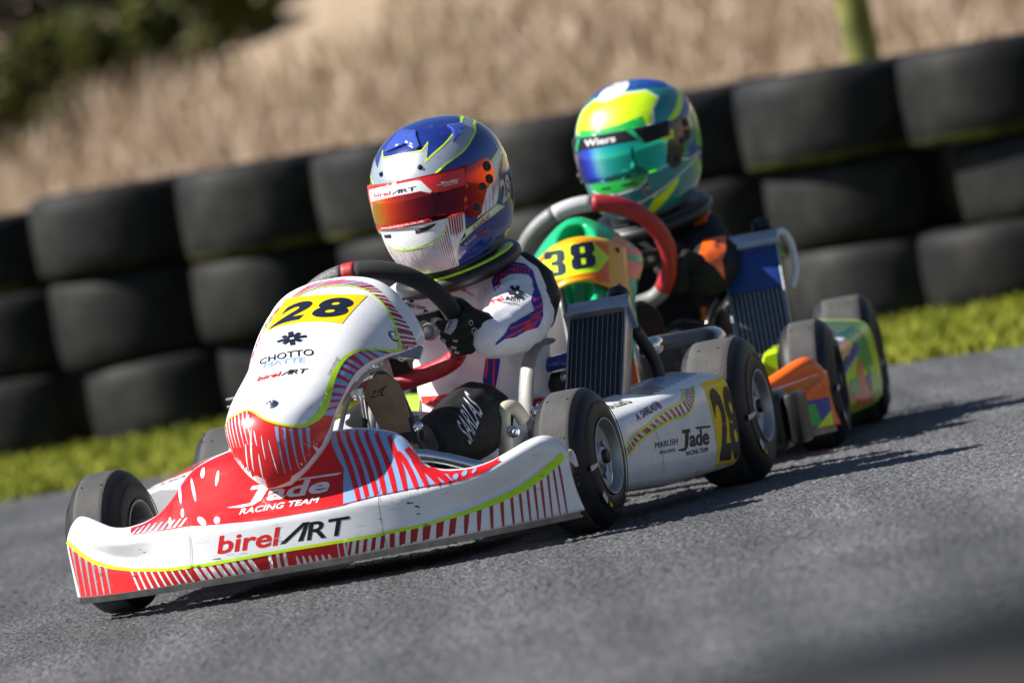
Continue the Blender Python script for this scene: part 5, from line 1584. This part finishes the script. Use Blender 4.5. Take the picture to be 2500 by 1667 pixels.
for s in (-1, 1):
    p = bpy.data.objects.new('side_pod', (pod_l if s > 0 else pod_r).data.copy()); link(p, kart2)
    p.data.materials[0] = m_limey
    if s > 0:
        fp = proj(p, (1, 0, 0), (0, 0, 1), (0, 1, 0)); op = proj(p, (0, 1, 0), (0, 0, 1), (-1, 0, 0))
        for m, L in ((m_orange, [(.34, .055), (.46, .056), (.44, .15), (.38, .14)]), (m_green, [(.40, .15), (.475, .14), (.470, .185), (.41, .195)]), (m_white, [(.37, .178), (.455, .188), (.44, .200), (.37, .195)]), (m_blue2, [(.37, .125), (.45, .150), (.445, .172), (.37, .145)]), (m_green, [(.38, .075), (.42, .08), (.415, .12), (.39, .115)]), (m_blue2, [(.45, .09), (.47, .10), (.462, .065)])):
            decal('colour_panel', poly(L), fp, m, p, .0008+.0002*random.random(), .008)
        for m, L in ((m_orange, [(.138, .058), (.62, .052), (.58, .10), (.40, .125), (.138, .10)]), (m_green, [(.42, .205), (.64, .212), (.66, .13), (.56, .115), (.45, .14)]), (m_blue2, [(.138, .125), (.50, .165), (.48, .185), (.138, .150)]), (m_orange, [(.138, .155), (.40, .182), (.40, .196), (.138, .178)]), (m_white, [(.138, .182), (.42, .198), (.42, .206), (.138, .190)]),
                     (m_green, [(.20, .085), (.38, .085), (.36, .118), (.22, .115)]), (m_blue2, [(.48, .108), (.60, .118), (.56, .075)]), (m_limey, [(.138, .058), (.30, .056), (.28, .078), (.138, .074)]), (m_orange, [(.30, .10), (.46, .16), (.52, .15), (.42, .09)])):
            decal('colour_panel', poly(L), op, m, p, .0008+.0006*random.random(), .01)
radiator(kart2, (.338, .33, .125), .115, .335, R_(-30), R_(2), tape=m_tape, n=12)
mesh('radiator_hose', *g_tube(spline([(.385, .50, .425), (.405, .51, .432), (.418, .52, .40), (.418, .50, .35), (.405, .48, .315)], 20), .0075, 10), mat('white_hose', (.7, .7, .72), .4), kart2)
steering(kart2, (.030, .30, .436), R_(33), .150, 'rim_grip', R_(0),
         [(82, 112, mat('white_grip', (.50, .50, .50), .4), .0168), (112, 168, m_greygrip, .0172), (168, 200, red_, .0168), (-35, 82, red_, .0175), (-70, -35, m_greygrip, .0172), (-160, -70, m_greygrip, .0168)], m_dark)
for nm in ('steering_column', 'frame', 'floor_tray', 'rear_axle', 'bumper_bar', 'rear_bumper', 'seat', 'engine', 'fuel_tank', 'spindle', 'pod_bar', 'pedal'):
    for o in [c for c in kart1.children if c.name.split('.')[0] == nm]:
        c = o.copy(); link(c, kart2)
sharp(mesh('battery_box', *g_box((.27, .55, .17), (.12, .14, .14), bev=.02, seg=3), m_gloss, kart2))
mesh('silver_pipe', *g_tube(spline([(.20, .46, .19), (.205, .45, .235), (.225, .45, .250), (.245, .46, .235), (.255, .47, .20)], 18), .009, 10), m_chrome, kart2)
mesh('frame_rail', *g_tube([(.215, .40, .245), (.24, .46, .30), (.30, .52, .35)], .010, 10), m_gloss, kart2)

# ------------------------------------------------------------------ following driver
_off = Matrix.Rotation(-YAW2, 3, 'Z') @ Vector((.012, .02, .006))
m_boot2 = m_boot
drv2, glove2, pad2 = driver(Vector(kart2.location)+_off, YAW2, 'kart driver in black suit with orange patches and lime green helmet in the following kart', m_blacksuit, m_glove, m_boot2, m_dark, m_pad)
m_hteal = wrap('helmet_teal', (.010, .24, .24), rough=.15, coat=1, var=.2, vs=12)
hel2, shell2, vis2 = helmet(drv2, (.134, .53, .644), (R_(4), 0, R_(-23)), m_hteal, m_visor2, m_trim, -.042, .050, m_gloss)
H2 = dict(hel=hel2)
hd('white_edge', poly([(-.80, .056), (-.86, .10), (-.55, .118), (-.1, .112), (.35, .120), (.95, .116), (1.10, .098), (.85, .078), (.78, .050)]), m_white, .0004, **H2)
hd('lime_panel', poly([(-.78, .056), (-.83, .098), (-.53, .115), (-.1, .109), (.35, .117), (.92, .114), (1.05, .098), (.82, .078), (.74, .051)]), m_limey, .0008, **H2)
hd('green_panel', poly([(-.62, .050), (-.62, .064), (-.2, .060), (.2, .062), (.62, .070), (.62, .050)]), m_green, .0012, **H2)
hd('blue_crown', poly([(-1.4, .116), (-.6, .124), (-.1, .116), (.4, .124), (1.0, .122), (1.5, .112), (2.6, .118), (3.1, .126), (-3.1, .126), (-2.4, .124)]), m_blue2, .0004, **H2)
hd('blue_crown', poly([(-.9, .119), (-.45, .128), (-.1, .114), (.4, .127), (1.15, .118), (1.9, .112), (1.9, .1375), (-1.9, .1375), (-1.5, .125)]), m_blue2, .0006, **H2)
for a in (-.42, -.18, .08):
    hd('white_stripe', poly([(a, .114+.004*abs(a)), (a+.17, .114), (a+.6, .1365), (a-.2, .1365)]), m_white, .0010, **H2)
hd('lime_flash', poly([(.78, .046), (.95, .046), (1.55, .083), (2.05, .105), (2.1, .095), (1.6, .068), (1.15, .043)]), m_limey, .0008, **H2)
hd('blue_flash', poly([(1.15, .040), (1.6, .066), (2.1, .093), (2.2, .078), (1.7, .05), (1.5, .035)]), m_blue2, .0006, **H2)
hd('green_panel', poly([(1.75, .045), (2.2, .06), (2.2, -.03), (1.72, -.012)]), m_green, .0008, **H2)
hd('blue_flash', poly([(1.45, -.012), (1.72, -.005), (1.72, -.035), (1.35, -.045)]), m_blue2, .0008, **H2)
hd('green_chin', poly([(-.50, -.044), (.46, -.044), (.44, -.054), (.30, -.064), (0, -.068), (-.30, -.066), (-.48, -.056)]), m_green, .0008, **H2)
hd('white_edge', band([(-.52, -.044), (-.50, -.057), (-.31, -.0685), (0, -.071), (.32, -.0665), (.46, -.054), (.485, -.044)], .0035), m_white, .0010, **H2)
hd('chin_vent', poly([(.06, -.054), (.30, -.0515), (.30, -.058), (.10, -.0575)]), m_ink, .0014, **H2)
hd('chin_vent', poly([(-.28, -.054), (-.10, -.0535), (-.10, -.058), (-.28, -.0575)]), m_ink, .0014, **H2)
hd('lime_panel', poly([(.35, -.116), (.50, -.098), (.95, -.070), (1.05, -.066), (1.0, -.080), (.75, -.105), (.45, -.1255)]), m_limey, .0008, **H2)
hd('white_edge', band([(-.6, -.100), (-.2, -.102), (.3, -.096), (.7, -.080), (1.1, -.060), (1.6, -.042), (1.9, -.030)], .0032), m_white, .0006, **H2)
hd('white_edge', band([(1.0, -.028), (1.4, -.038), (1.75, -.030)], .003), m_white, .0009, **H2)
hd('lime_panel', poly([(-.95, -.10), (-.7, -.085), (-.62, -.11), (-.75, -.12)]), m_limey, .0008, **H2)
vd('visor_strip', poly([(-.98, .020), (-.98, .048), (1.0, .048), (1.04, .020), (.55, .016), (.45, .026), (-.55, .026), (-.65, .020)]), m_black, .0005, **H2)
vd('pale_line', poly([(.32, .047), (.42, .047), (.56, .018), (.50, .022)]), m_teal, .0009, **H2)
vd('pale_line', poly([(-.62, .047), (-.54, .047), (-.66, .024), (-.72, .022)]), m_teal, .0009, **H2)
vd('lettering', text_at('Wiers', (-.42, .0315), (.14, .0315), .0125, bold=.03, up=(0, 1)), m_white, .0010, .006, **H2)
vd('lime_edge', poly([(.80, .020), (.82, .013), (1.02, .014), (1.05, .030), (1.0, .030), (.98, .020)]), m_limey, .0010, **H2)
collar(drv2, (.128, .565, .500), .106, .108, .022, m_dark, m_dark, (R_(6), R_(-6), 0))

ds = proj(drv2, (.98, .20, 0), (0, 0, 1), (-.20, .98, 0))
decal('orange_patch', poly([(.305, .482), (.330, .500), (.362, .507), (.384, .497), (.360, .490), (.340, .472), (.316, .468)]), ds, m_orange, drv2, .0014, .006)
decal('orange_patch', poly([(.285, .410), (.318, .438), (.366, .438), (.350, .410), (.332, .392), (.330, .352), (.314, .378), (.298, .396)]), ds, m_orange, drv2, .0014, .006)
decal('lettering', text_at('OMP', (.332, .415), (.348, .426), .010, bold=.02), ds, m_ink, drv2, .0020, .005)
decal('orange_stripe', poly([(.305, .30), (.318, .30), (.316, .235), (.303, .235)]), ds, m_orange, drv2, .0014, .006)
